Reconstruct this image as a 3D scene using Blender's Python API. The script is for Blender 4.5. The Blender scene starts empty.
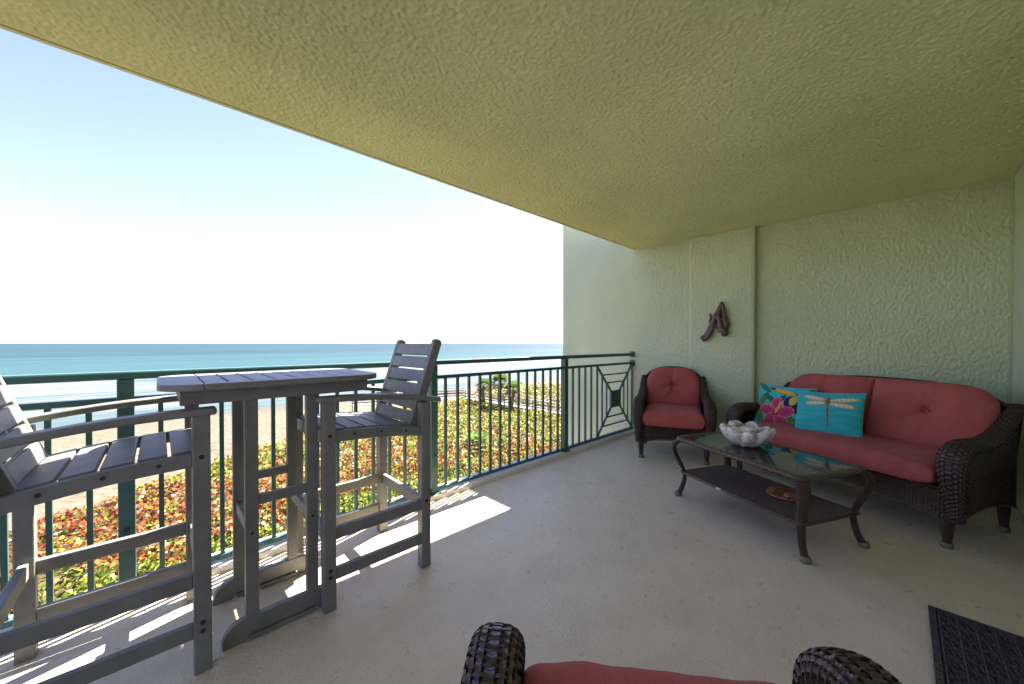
import bpy, bmesh, math, random
import numpy as np
from mathutils import Vector, Matrix, noise as mnoise

random.seed(7)
rng = np.random.default_rng(7)
R = math.radians
S = bpy.context.scene
COL = S.collection

# ------------------------------------------------------------------ camera
cam_d = bpy.data.cameras.new('camera')
cam = bpy.data.objects.new('camera', cam_d)
COL.objects.link(cam)
cam_d.sensor_width = 36
cam_d.lens = 370.0 / 1024 * 36
cam_d.shift_y = 5.05 / 1024
cam_d.clip_start = 0.02
cam_d.clip_end = 120000
cam.location = (0, 0, 1.203)
cam.rotation_euler = (R(90 - 0.587), 0, R(46.42 - 90))
S.camera = cam

# ------------------------------------------------------------------ sky, sun, exposure
SUN = Vector((0.72, 0.213, 1.0)).normalized()
el = math.asin(SUN.z)
az = math.atan2(SUN.x, SUN.y)
w = bpy.data.worlds.new('World'); S.world = w
w.use_nodes = True
nt = w.node_tree
bg = nt.nodes['Background']
sky = nt.nodes.new('ShaderNodeTexSky')
sky.sky_type = 'NISHITA'
sky.sun_disc = False
sky.sun_elevation = el
sky.sun_rotation = az
sky.air_density = 1.0
sky.dust_density = 0.15
sky.ozone_density = 1.0
tint = nt.nodes.new('ShaderNodeMix')
tint.data_type = 'RGBA'
tint.blend_type = 'MULTIPLY'
tint.inputs[0].default_value = 1.0
tint.inputs[7].default_value = (0.82, 0.695, 0.84, 1)
nt.links.new(sky.outputs[0], tint.inputs[6])
nt.links.new(tint.outputs[2], bg.inputs[0])
bg.inputs[1].default_value = 0.069

sun_d = bpy.data.lights.new('sun', 'SUN')
sun_d.energy = 5.0
sun_d.angle = R(0.5)
sun_d.color = (1.0, 0.93, 0.82)
sun = bpy.data.objects.new('sun', sun_d)
COL.objects.link(sun)
sun.rotation_euler = SUN.to_track_quat('Z', 'Y').to_euler()
sun.location = (6, 3, 12)

S.view_settings.view_transform = 'Standard'
S.view_settings.look = 'None'
S.view_settings.gamma = 1
S.view_settings.use_curve_mapping = False
S.view_settings.exposure = 2.78
S.render.engine = 'CYCLES'
S.cycles.use_denoising = True
S.cycles.max_bounces = 10
S.cycles.diffuse_bounces = 6
S.cycles.sample_clamp_indirect = 6


# ------------------------------------------------------------------ materials
class Nodes:
    def __init__(self, name):
        self.m = bpy.data.materials.new(name)
        self.m.use_nodes = True
        self.t = self.m.node_tree
        self.b = self.t.nodes['Principled BSDF']

    def n(self, kind, **kw):
        nd = self.t.nodes.new(kind)
        for k, v in kw.items():
            if k.startswith('i_'):
                nd.inputs[k[2:].replace('_', ' ')].default_value = v
            else:
                setattr(nd, k, v)
        return nd

    def l(self, a, b):
        self.t.links.new(a, b)

    def ramp(self, src, stops, interp='LINEAR'):
        r = self.n('ShaderNodeValToRGB')
        e = r.color_ramp.elements
        r.color_ramp.interpolation = interp
        while len(e) < len(stops):
            e.new(0.5)
        for k, (p, c) in enumerate(stops):
            e[k].position = p
            e[k].color = (c, c, c, 1) if not isinstance(c, tuple) else (*c[:3], 1)
        self.l(src, r.inputs[0])
        return r.outputs[0]

    def coord(self, which='Object', scale=(1, 1, 1), rot=(0, 0, 0)):
        tc = self.n('ShaderNodeTexCoord')
        mp = self.n('ShaderNodeMapping')
        mp.inputs['Scale'].default_value = scale
        mp.inputs['Rotation'].default_value = rot
        self.l(tc.outputs[which], mp.inputs[0])
        return mp.outputs[0]

    def noise(self, vec, scale, detail=3, rough=0.5, dist=0.0):
        nd = self.n('ShaderNodeTexNoise')
        nd.inputs['Scale'].default_value = scale
        nd.inputs['Detail'].default_value = detail
        nd.inputs['Roughness'].default_value = rough
        nd.inputs['Distortion'].default_value = dist
        if vec is not None:
            self.l(vec, nd.inputs['Vector'])
        return nd.outputs[0]

    def math(self, op, a, b=None):
        nd = self.n('ShaderNodeMath', operation=op)
        for k, v in ((0, a), (1, b)):
            if v is None:
                continue
            if isinstance(v, (int, float)):
                nd.inputs[k].default_value = v
            else:
                self.l(v, nd.inputs[k])
        return nd.outputs[0]

    def mix(self, fac, a, b, blend='MIX'):
        nd = self.n('ShaderNodeMix', data_type='RGBA', blend_type=blend)
        for k, v in ((0, fac), (6, a), (7, b)):
            if isinstance(v, (int, float)):
                nd.inputs[k].default_value = v
            elif isinstance(v, tuple):
                nd.inputs[k].default_value = (*v[:3], 1)
            else:
                self.l(v, nd.inputs[k])
        return nd.outputs[2]

    def bump(self, h, strength=0.5, dist=0.01):
        b = self.n('ShaderNodeBump')
        b.inputs['Strength'].default_value = strength
        b.inputs['Distance'].default_value = dist
        self.l(h, b.inputs['Height'])
        self.l(b.outputs[0], self.b.inputs['Normal'])

    def setp(self, **kw):
        for k, v in kw.items():
            k = k.replace('_', ' ')
            if isinstance(v, tuple):
                self.b.inputs[k].default_value = (*v[:3], 1)
            elif isinstance(v, (int, float)):
                self.b.inputs[k].default_value = v
            else:
                self.l(v, self.b.inputs[k])


def dark(c, f):
    return tuple(x * f for x in c)


def stucco(name, col, scale, strength, stretch=(1, 1, 1), dist=0.01):
    m = Nodes(name)
    v = m.coord('Object', stretch)
    n1 = m.noise(v, scale, 5, 0.7, 0.6)
    n2 = m.noise(v, scale * 0.35, 3, 0.5, 0.3)
    h = m.math('ADD', m.ramp(n1, [(0.38, 0.0), (0.62, 1.0)]), m.math('MULTIPLY', n2, 0.8))
    big = m.noise(m.coord('Object'), 0.9, 3)
    c = m.mix(m.ramp(big, [(0.3, 0.0), (0.7, 1.0)]), dark(col, 0.88), dark(col, 1.08))
    m.setp(Base_Color=c, Roughness=0.75, Specular_IOR_Level=0.3)
    m.bump(h, strength, dist)
    return m.m


M = {}
M['ceiling'] = stucco('ceiling_stucco', (0.69, 0.735, 0.40), 90, 0.5, (1, 1, 1), 0.006)
M['wall'] = stucco('wall_stucco', (0.53, 0.61, 0.40), 80, 0.45, (1, 1, 0.55), 0.006)


def floor_mat():
    m = Nodes('floor_coating')
    v = m.coord('Object')
    n1 = m.noise(v, 78, 5, 0.7, 0.3)
    n2 = m.noise(v, 14, 3)
    big = m.noise(v, 0.7, 5, 0.65, 0.5)
    mid = m.noise(v, 5, 4, 0.6)
    c = m.mix(m.ramp(big, [(0.3, 0.0), (0.7, 1.0)]), (0.82, 0.69, 0.50), (0.87, 0.75, 0.56))
    c = m.mix(m.ramp(mid, [(0.35, 0.0), (0.75, 0.5)]), c, (0.64, 0.50, 0.36))
    scf = m.noise(m.coord('Object', (1, 1.8, 1)), 1.3, 7, 0.72, 0.8)
    c = m.mix(m.ramp(scf, [(0.48, 0.0), (0.80, 0.35)]), c, (0.50, 0.42, 0.33))
    c = m.mix(m.ramp(n1, [(0.30, 0.5), (0.46, 0.0)]), c, (0.44, 0.38, 0.31))
    m.setp(Base_Color=c, Roughness=m.ramp(n2, [(0.3, 0.26), (0.7, 0.44)]), Specular_IOR_Level=0.7)
    m.bump(m.math('ADD', m.ramp(n1, [(0.35, 0.0), (0.6, 1.0)]), m.math('MULTIPLY', n2, 0.6)), 0.6, 0.006)
    return m.m


M['floor'] = floor_mat()


def simple(name, col, rough=0.5, spec=0.5, var=0.12, vscale=8, bump=0.0, bscale=60, metal=0.0, stretch=(1, 1, 1)):
    m = Nodes(name)
    v = m.coord('Object', stretch)
    n1 = m.noise(v, vscale, 4, 0.6)
    c = m.mix(m.ramp(n1, [(0.3, 0.0), (0.7, 1.0)]), dark(col, 1 - var), dark(col, 1 + var))
    m.setp(Base_Color=c, Roughness=rough, Specular_IOR_Level=spec, Metallic=metal)
    if bump:
        m.bump(m.noise(v, bscale, 3), bump, 0.004)
    return m.m


M['curb'] = simple('curb_paint', (0.74, 0.72, 0.70), 0.5, 0.4, 0.08, 6, 0.3, 50)
M['bounce'] = simple('bounce_white', (0.80, 0.78, 0.73), 0.5, 0.4, 0.04)  # white of the added panes that bounce light behind the camera
M['skirt'] = simple('skirting', (0.42, 0.42, 0.35), 0.6, 0.4, 0.08)
M['rail'] = simple('green_rail_paint', (0.036, 0.100, 0.094), 0.38, 0.5, 0.15, 5, 0.15, 90)
M['bolt'] = simple('bolt_steel', (0.02, 0.02, 0.022), 0.45, 0.5, 0.1)
M['poly'] = simple('grey_poly_lumber', (0.172, 0.172, 0.156), 0.48, 0.45, 0.16, 9, 0.35, 70, 0.0, (1, 1, 1))
M['cap'] = simple('leg_glide', (0.15, 0.165, 0.13), 0.6, 0.4, 0.1)


def wicker_mat():
    m = Nodes('dark_wicker')
    g = m.n('ShaderNodeNewGeometry')
    v = m.coord('Object', (1, 1, 1))
    n1 = m.noise(v, 160, 3)
    base = m.ramp(g.outputs['Random Per Island'], [(0.0, (0.030, 0.019, 0.015)), (0.5, (0.060, 0.034, 0.024)), (1.0, (0.105, 0.058, 0.033))])
    c = m.mix(m.ramp(n1, [(0.35, 0.0), (0.7, 0.6)]), base, (0.05, 0.03, 0.02))
    m.setp(Base_Color=c, Roughness=0.40, Specular_IOR_Level=0.5)
    m.bump(n1, 0.15, 0.002)
    return m.m


M['wicker'] = wicker_mat()


def wrap_mat():
    m = Nodes('wrapped_wicker')
    tc = m.n('ShaderNodeTexCoord')
    wv = m.n('ShaderNodeTexWave', wave_type='BANDS', bands_direction='Z')
    wv.inputs['Scale'].default_value = 24
    wv.inputs['Distortion'].default_value = 1.5
    wv.inputs['Detail'].default_value = 2
    m.l(tc.outputs['Object'], wv.inputs['Vector'])
    ck = m.n('ShaderNodeTexBrick')
    ck.inputs['Scale'].default_value = 26
    ck.inputs['Mortar Size'].default_value = 0.03
    mp = m.n('ShaderNodeMapping')
    mp.inputs['Rotation'].default_value = (R(90), 0, R(30))
    m.l(tc.outputs['Object'], mp.inputs[0])
    m.l(mp.outputs[0], ck.inputs['Vector'])
    n1 = m.noise(m.coord('Object'), 70, 3)
    c = m.ramp(wv.outputs['Fac'], [(0.0, (0.018, 0.011, 0.009)), (0.35, (0.055, 0.032, 0.023)), (1.0, (0.105, 0.060, 0.038))])
    c = m.mix(m.ramp(n1, [(0.35, 0.55), (0.65, 0.0)]), c, (0.03, 0.018, 0.013))
    m.setp(Base_Color=c, Roughness=0.42, Specular_IOR_Level=0.5)
    m.bump(m.math('ADD', wv.outputs['Fac'], m.math('MULTIPLY', ck.outputs['Fac'], -0.7)), 0.8, 0.006)
    return m.m


M['wrap'] = wrap_mat()
M['wicker_shelf'] = simple('lightened_wicker', (0.14, 0.105, 0.085), 0.5, 0.5, 0.3, 40, 0.3, 120)  # lighter than the other wicker to offset the weak light on the shelf
M['wicker_back'] = simple('wicker_dark_core', (0.018, 0.012, 0.010), 0.6, 0.3, 0.1)  # solid dark core and lining, blocks the view through the weave


def fabric_mat():
    m = Nodes('terracotta_fabric')
    v = m.coord('Object', (1, 1, 1))
    st = m.coord('Object', (1, 0.03, 0.03))
    n0 = m.noise(st, 210, 2)
    n1 = m.noise(v, 420, 2)
    n2 = m.noise(v, 5, 4, 0.6)
    a = m.mix(m.ramp(n2, [(0.3, 0.0), (0.7, 1.0)]), (0.37, 0.084, 0.074), (0.44, 0.108, 0.094))
    c = m.mix(m.ramp(n0, [(0.35, 0.40), (0.6, 0.0)]), a, (0.31, 0.066, 0.060))
    m.setp(Base_Color=c, Roughness=0.9, Specular_IOR_Level=0.2, Sheen_Weight=0.05, Sheen_Roughness=0.5)
    m.bump(m.math('ADD', n1, m.math('MULTIPLY', n0, 0.7)), 0.35, 0.002)
    return m.m


M['fabric'] = fabric_mat()
M['piping'] = simple('cushion_piping', (0.40, 0.085, 0.075), 0.85, 0.2, 0.1)


def attr_mat(name, rough=0.8, spec=0.3, bscale=300, bstr=0.3, sheen=0.0):
    m = Nodes(name)
    a = m.n('ShaderNodeAttribute')
    a.attribute_name = 'Col'
    v = m.coord('Object')
    n1 = m.noise(v, bscale, 2)
    c = m.mix(m.ramp(m.noise(v, 60, 3), [(0.3, 0.14), (0.7, 0.0)]), a.outputs[0], (0.02, 0.03, 0.03))
    m.setp(Base_Color=c, Roughness=rough, Specular_IOR_Level=spec, Sheen_Weight=sheen)
    m.bump(n1, bstr, 0.002)
    return m.m


M['print'] = attr_mat('printed_pillow_fabric', 0.85, 0.2, 350, 0.35, 0.3)


def glass_top():
    m = Nodes('dark_table_glass')
    v = m.coord('Object')
    n = m.noise(v, 3, 3)
    m.setp(Base_Color=(0.012, 0.016, 0.014), Roughness=m.ramp(n, [(0.3, 0.03), (0.8, 0.10)]), Specular_IOR_Level=0.6, Coat_Weight=0.15, Coat_Roughness=0.03)
    return m.m


M['glass'] = glass_top()


def shell_mat():
    m = Nodes('grey_white_shell')
    v = m.coord('Object')
    w1 = m.noise(m.coord('Object', (1, 1, 5)), 18, 4, 0.7, 0.8)
    c = m.ramp(w1, [(0.30, (0.20, 0.17, 0.14)), (0.44, (0.58, 0.54, 0.48)), (0.62, (0.84, 0.81, 0.75))])
    m.setp(Base_Color=c, Roughness=0.45, Specular_IOR_Level=0.5)
    m.bump(m.noise(m.coord('Object', (1, 1, 6)), 40, 3), 0.6, 0.004)
    return m.m


M['shell'] = shell_mat()
M['shell_cream'] = simple('cream_shell', (0.66, 0.56, 0.42), 0.4, 0.5, 0.25, 40, 0.4, 90)
M['shell_brown'] = simple('brown_shell', (0.36, 0.25, 0.16), 0.4, 0.5, 0.35, 50, 0.4, 90)
M['copper'] = simple('copper', (0.62, 0.27, 0.15), 0.35, 0.5, 0.25, 20, 0.3, 60, 0.85)
M['wood'] = simple('carved_driftwood', (0.085, 0.045, 0.030), 0.4, 0.6, 0.55, 14, 0.8, 45, 0, (1, 1, 0.4))
M['tag'] = simple('pale_label', (0.55, 0.60, 0.68), 0.5, 0.4, 0.03)


def mat_rug():
    m = Nodes('woven_doormat')
    v = m.coord('Object')
    n1 = m.noise(v, 90, 3)
    c = m.ramp(n1, [(0.3, (0.024, 0.020, 0.023)), (0.7, (0.10, 0.086, 0.094))])
    m.setp(Base_Color=c, Roughness=0.8, Specular_IOR_Level=0.3)
    m.bump(n1, 0.6, 0.003)
    return m.m


M['rug'] = mat_rug()
M['rug_line'] = simple('mat_ridge', (0.075, 0.066, 0.072), 0.8, 0.3, 0.3, 60, 0.4, 120)


def sand_mat():
    m = Nodes('beach_sand')
    tc = m.n('ShaderNodeTexCoord')
    sp = m.n('ShaderNodeSeparateXYZ')
    m.l(tc.outputs['Object'], sp.inputs[0])
    v = m.coord('Object')
    n1 = m.noise(v, 1.1, 4, 0.65)
    n2 = m.noise(m.coord('Object', (1, 1, 1)), 0.09, 3)
    n3 = m.noise(v, 6, 3)
    c = m.mix(m.ramp(n2, [(0.3, 0.0), (0.7, 1.0)]), (0.112, 0.090, 0.062), (0.138, 0.112, 0.080))
    c = m.mix(m.ramp(n1, [(0.32, 0.75), (0.52, 0.0)]), c, (0.080, 0.062, 0.044))
    wet = m.n('ShaderNodeMapRange')
    wob = m.math('ADD', sp.outputs['Y'], m.math('MULTIPLY', n2, 14))
    m.l(wob, wet.inputs[0])
    wet.inputs[1].default_value = 61
    wet.inputs[2].default_value = 67
    c = m.mix(wet.outputs[0], c, (0.078, 0.070, 0.060))
    m.setp(Base_Color=c, Roughness=0.9, Specular_IOR_Level=0.2)
    vo = m.n('ShaderNodeTexVoronoi')
    vo.inputs['Scale'].default_value = 1.6
    m.l(v, vo.inputs['Vector'])
    h = m.math('ADD', m.math('MULTIPLY', vo.outputs['Distance'], 0.9), m.math('MULTIPLY', n1, 0.8))
    m.bump(m.math('ADD', h, m.math('MULTIPLY', n3, 0.3)), 0.8, 0.22)
    return m.m


M['sand'] = sand_mat()


def sea_mat():
    m = Nodes('sea_water')
    tc = m.n('ShaderNodeTexCoord')
    sp = m.n('ShaderNodeSeparateXYZ')
    m.l(tc.outputs['Object'], sp.inputs[0])
    Y = sp.outputs['Y']
    v1 = m.coord('Object', (0.16, 1, 1))
    wob = m.noise(m.coord('Object', (0.25, 1, 1)), 0.022, 3, 0.55)
    yy = m.math('ADD', Y, m.math('MULTIPLY', m.math('SUBTRACT', wob, 0.5), 60))
    mr = m.n('ShaderNodeMapRange')
    m.l(yy, mr.inputs[0])
    mr.inputs[1].default_value = 60
    mr.inputs[2].default_value = 460
    base = m.ramp(mr.outputs[0], [(0.0, (0.0780, 0.0960, 0.0990)), (0.10, (0.0510, 0.0870, 0.0930)), (0.22, (0.0330, 0.0750, 0.0840)), (0.5, (0.0228, 0.0552, 0.0672)), (1.0, (0.0162, 0.0384, 0.0540))])
    streak = m.noise(m.coord('Object', (0.08, 1, 1)), 0.06, 4, 0.6)
    base = m.mix(m.ramp(streak, [(0.40, 0.0), (0.72, 0.55)]), base, (0.052, 0.105, 0.112))
    fine = m.noise(m.coord('Object', (0.3, 1, 1)), 0.5, 4, 0.7)
    base = m.mix(m.ramp(fine, [(0.42, 0.30), (0.60, 0.0)]), base, (0.014, 0.036, 0.048))
    # foam, in the surf zone only
    env = m.ramp(mr.outputs[0], [(0.0, 0.46), (0.03, 0.36), (0.055, 0.58), (0.085, 0.50), (0.11, 0.72), (0.15, 0.56), (0.18, 0.70), (0.22, 0.44), (0.27, 0.20), (0.36, 0.0)])
    fn = m.noise(v1, 0.085, 6, 0.68, 0.6)
    foam = m.ramp(m.math('ADD', env, m.math('MULTIPLY', m.math('SUBTRACT', fn, 0.5), 1.7)), [(0.50, 0.0), (0.66, 1.0)])
    c = m.mix(foam, base, (0.125, 0.128, 0.130))
    m.setp(Base_Color=c, Roughness=0.6, Specular_IOR_Level=0.06)
    m.bump(m.math('ADD', fine, m.math('MULTIPLY', streak, 2.0)), 0.5, 0.7)
    return m.m


M['sea'] = sea_mat()


def leaf_mat(name, trans=0.45):
    m = Nodes(name)
    a = m.n('ShaderNodeAttribute')
    a.attribute_name = 'Col'
    m.setp(Base_Color=a.outputs[0], Roughness=0.45, Specular_IOR_Level=0.35)
    t = m.n('ShaderNodeBsdfTranslucent')
    m.l(a.outputs[0], t.inputs[0])
    mx = m.n('ShaderNodeMixShader')
    mx.inputs[0].default_value = trans
    m.l(m.b.outputs[0], mx.inputs[1])
    m.l(t.outputs[0], mx.inputs[2])
    m.l(mx.outputs[0], m.t.nodes['Material Output'].inputs[0])
    return m.m


M['leaf'] = leaf_mat('sea_grape_leaf')
M['stem'] = simple('bare_stem', (0.17, 0.13, 0.105), 0.8, 0.2, 0.3, 3)
M['litter'] = simple('leaf_litter', (0.085, 0.058, 0.036), 0.9, 0.1, 0.4, 1.2)  # litter colour, darkened to add shade in the leaf gaps
M['trunk'] = simple('palm_bark', (0.17, 0.13, 0.095), 0.9, 0.2, 0.35, 8, 0.8, 14, 0, (1, 1, 3))
M['board'] = simple('weathered_boards', (0.24, 0.215, 0.20), 0.8, 0.2, 0.2, 3)


# ------------------------------------------------------------------ mesh helpers
class MB:
    def __init__(self):
        self.v = []
        self.f = []

    def add(self, vs, fs):
        o = len(self.v)
        self.v.extend([tuple(p) for p in vs])
        self.f.extend([tuple(i + o for i in f) for f in fs])
        return self

    def box(self, x0, x1, y0, y1, z0, z1, mat=None):
        vs = [Vector(p) for p in ((x0, y0, z0), (x1, y0, z0), (x1, y1, z0), (x0, y1, z0), (x0, y0, z1), (x1, y0, z1), (x1, y1, z1), (x0, y1, z1))]
        if mat is not None:
            vs = [mat @ p for p in vs]
        return self.add(vs, [(0, 3, 2, 1), (4, 5, 6, 7), (0, 1, 5, 4), (1, 2, 6, 5), (2, 3, 7, 6), (3, 0, 4, 7)])

    def bar(self, a, b, wx, wz, up=(0, 0, 1)):
        """rectangular bar from a to b, wx wide across, wz along up"""
        a, b = Vector(a), Vector(b)
        d = (b - a)
        L = d.length
        d.normalize()
        u = Vector(up)
        s = d.cross(u)
        if s.length < 1e-5:
            s = d.cross(Vector((1, 0, 0)))
        s.normalize()
        u = s.cross(d)
        m = Matrix((s, d, u)).transposed().to_4x4()
        m.translation = a
        return self.box(-wx / 2, wx / 2, 0, L, -wz / 2, wz / 2, m)

    def prism(self, pts, axis, a, b):
        """polygon pts (2D) extruded along axis from a to b; axis x: pts are (y,z), y: (x,z), z: (x,y)"""
        n = len(pts)

        def mk(p, t):
            return {'x': (t, p[0], p[1]), 'y': (p[0], t, p[1]), 'z': (p[0], p[1], t)}[axis]
        vs = [mk(p, a) for p in pts] + [mk(p, b) for p in pts]
        fs = [tuple(range(n))[::-1], tuple(range(n, 2 * n))]
        for i in range(n):
            j = (i + 1) % n
            fs.append((i, j, n + j, n + i))
        return self.add(vs, fs)

    def tube(self, path, rad, n=8, closed=False, cap=True):
        P = [Vector(p) for p in path]
        k = len(P)
        rr = rad if isinstance(rad, (list, tuple)) else [rad] * k
        vs, fs = [], []
        up = None
        for i in range(k):
            if closed:
                t = P[(i + 1) % k] - P[i - 1]
            else:
                t = P[min(i + 1, k - 1)] - P[max(i - 1, 0)]
            t.normalize()
            if up is None:
                up = Vector((0, 0, 1)) if abs(t.z) < 0.9 else Vector((1, 0, 0))
            s = t.cross(up)
            if s.length < 1e-6:
                s = t.orthogonal()
            s.normalize()
            up = s.cross(t)
            for j in range(n):
                a = 2 * math.pi * j / n
                vs.append(P[i] + (s * math.cos(a) + up * math.sin(a)) * rr[i])
        m = k if closed else k - 1
        for i in range(m):
            for j in range(n):
                i2 = (i + 1) % k
                fs.append((i * n + j, i * n + (j + 1) % n, i2 * n + (j + 1) % n, i2 * n + j))
        if cap and not closed:
            fs.append(tuple(range(n))[::-1])
            fs.append(tuple((k - 1) * n + j for j in range(n)))
        return self.add(vs, fs)

    def lathe(self, prof, n=24, center=(0, 0, 0), mod=None):
        vs, fs = [], []
        c = Vector(center)
        for i, (r, z) in enumerate(prof):
            for j in range(n):
                a = 2 * math.pi * j / n
                rr, zz = (r, z) if mod is None else mod(r, z, a, i)
                vs.append(c + Vector((rr * math.cos(a), rr * math.sin(a), zz)))
        for i in range(len(prof) - 1):
            for j in range(n):
                fs.append((i * n + j, i * n + (j + 1) % n, (i + 1) * n + (j + 1) % n, (i + 1) * n + j))
        return self.add(vs, fs)

    def grid(self, fn, nu, nv, cu=False):
        vs = [fn(i / nu, j / nv) for j in range(nv + 1) for i in range(nu + (0 if cu else 1))]
        w_ = nu if cu else nu + 1
        fs = []
        for j in range(nv):
            for i in range(nu):
                i2 = (i + 1) % w_ if cu else i + 1
                fs.append((j * w_ + i, j * w_ + i2, (j + 1) * w_ + i2, (j + 1) * w_ + i))
        return self.add(vs, fs)

    def weave(self, fn, nu, nv, wu=0.8, wv=0.6, amp=0.003, thick=0.002, sub=2):
        """woven strands over the surface fn(u, v): nu stakes running along v, nv weavers running along u"""
        e = 1e-3

        def frame(u, v):
            u_ = min(max(u, e), 1 - e)
            v_ = min(max(v, e), 1 - e)
            du = Vector(fn(u_ + e, v_)) - Vector(fn(u_ - e, v_))
            dv = Vector(fn(u_, v_ + e)) - Vector(fn(u_, v_ - e))
            n_ = du.cross(dv)
            if n_.length > 0:
                n_.normalize()
            return Vector(fn(u, v)), n_
        for which in (0, 1):
            n_s = nu if which == 0 else nv
            n_c = nv if which == 0 else nu
            half = (wu if which == 0 else wv) * 0.5 / n_s
            for i in range(n_s):
                c = (i + 0.5) / n_s
                vs, fs = [], []
                rows = 0
                for k in range(sub * n_c + 1):
                    t = k / (sub * n_c)
                    sg = 1 if (i + which) % 2 == 0 else -1
                    s = sg * math.sin(math.pi * k / sub)
                    s = math.copysign(abs(s) ** 0.7, s)
                    for q in (-1, 0, 1):
                        cc = c + q * half
                        p, nn = frame(cc, t) if which == 0 else frame(t, cc)
                        vs.append(p + nn * (amp * s + (thick if q == 0 else 0)))
                    if rows:
                        o = 3 * rows
                        fs += [(o - 3, o - 2, o + 1, o), (o - 2, o - 1, o + 2, o + 1)]
                    rows += 1
                self.add(vs, fs)
        return self

    def build(self, name, mat, parent=None, smooth=False, bevel=0.0, segs=2, flip=False):
        me = bpy.data.meshes.new(name)
        me.from_pydata(self.v, [], self.f)
        me.validate()
        bm = bmesh.new()
        bm.from_mesh(me)
        bmesh.ops.recalc_face_normals(bm, faces=bm.faces)
        bm.to_mesh(me)
        bm.free()
        if smooth:
            me.polygons.foreach_set('use_smooth', [True] * len(me.polygons))
        me.materials.append(mat)
        o = bpy.data.objects.new(name, me)
        COL.objects.link(o)
        if parent is not None:
            o.parent = parent
        if bevel:
            b = o.modifiers.new('bevel', 'BEVEL')
            b.width = bevel
            b.segments = segs
            b.limit_method = 'ANGLE'
            b.angle_limit = R(35)
            b.harden_normals = False
        return o


def smooth_angle(o, ang=40):
    me = o.data
    me.polygons.foreach_set('use_smooth', [True] * len(me.polygons))
    bm = bmesh.new()
    bm.from_mesh(me)
    for e in bm.edges:
        if len(e.link_faces) == 2 and e.calc_face_angle(0) > R(ang):
            e.smooth = False
    bm.to_mesh(me)
    bm.free()
    return o


def empty(name, loc, rz=0):
    o = bpy.data.objects.new(name, None)
    COL.objects.link(o)
    o.empty_display_size = 0.1
    o.location = loc
    o.rotation_euler = (0, 0, R(rz))
    return o


def tag(o, label=None, cat=None, group=None, kind=None):
    if label:
        o['label'] = label
    if cat:
        o['category'] = cat
    if group:
        o['group'] = group
    if kind:
        o['kind'] = kind
    return o


def children(o):
    return [c for c in bpy.data.objects if c.parent is o]


def copy_tree(o, parent=None):
    c = o.copy()
    COL.objects.link(c)
    if parent is not None:
        c.parent = parent
    for ch in children(o):
        copy_tree(ch, c)
    return c


def lerp(a, b, t):
    return a + (b - a) * t


def interp(t, pts):
    """pts: list of (t, value or tuple); smooth piecewise"""
    if t <= pts[0][0]:
        return pts[0][1]
    for (t0, a), (t1, b) in zip(pts, pts[1:]):
        if t <= t1:
            k = (t - t0) / (t1 - t0)
            if isinstance(a, tuple):
                return tuple(lerp(p, q, k) for p, q in zip(a, b))
            return lerp(a, b, k)
    return pts[-1][1]


def catmull(pts, n):
    """resample control points into n points of a Catmull-Rom curve"""
    P = [Vector(p) for p in pts]
    P = [P[0] * 2 - P[1]] + P + [P[-1] * 2 - P[-2]]
    out = []
    m = len(pts) - 1
    for k in range(n):
        t = k / (n - 1) * m
        i = min(int(t), m - 1)
        t -= i
        p0, p1, p2, p3 = P[i:i + 4]
        out.append(0.5 * ((2 * p1) + (p2 - p0) * t + (2 * p0 - 5 * p1 + 4 * p2 - p3) * t * t + (3 * p1 - p0 - 3 * p2 + p3) * t ** 3))
    return out


def vnoise(x, y, seed):
    """vectorised 2D gradient noise"""
    xi, yi = np.floor(x).astype(np.int64), np.floor(y).astype(np.int64)
    fx, fy = x - xi, y - yi

    def g(ix, iy, dx, dy):
        h = (ix * 374761393 + iy * 668265263 + seed * 982451653) & 0xffffffff
        h = ((h ^ (h >> 13)) * 1274126177) & 0xffffffff
        a = ((h ^ (h >> 16)) & 0xffff) / 65536.0 * 2 * np.pi
        return np.cos(a) * dx + np.sin(a) * dy
    u, v = fx * fx * (3 - 2 * fx), fy * fy * (3 - 2 * fy)
    return ((g(xi, yi, fx, fy) * (1 - u) + g(xi + 1, yi, fx - 1, fy) * u) * (1 - v)
            + (g(xi, yi + 1, fx, fy - 1) * (1 - u) + g(xi + 1, yi + 1, fx - 1, fy - 1) * u) * v)


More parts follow.
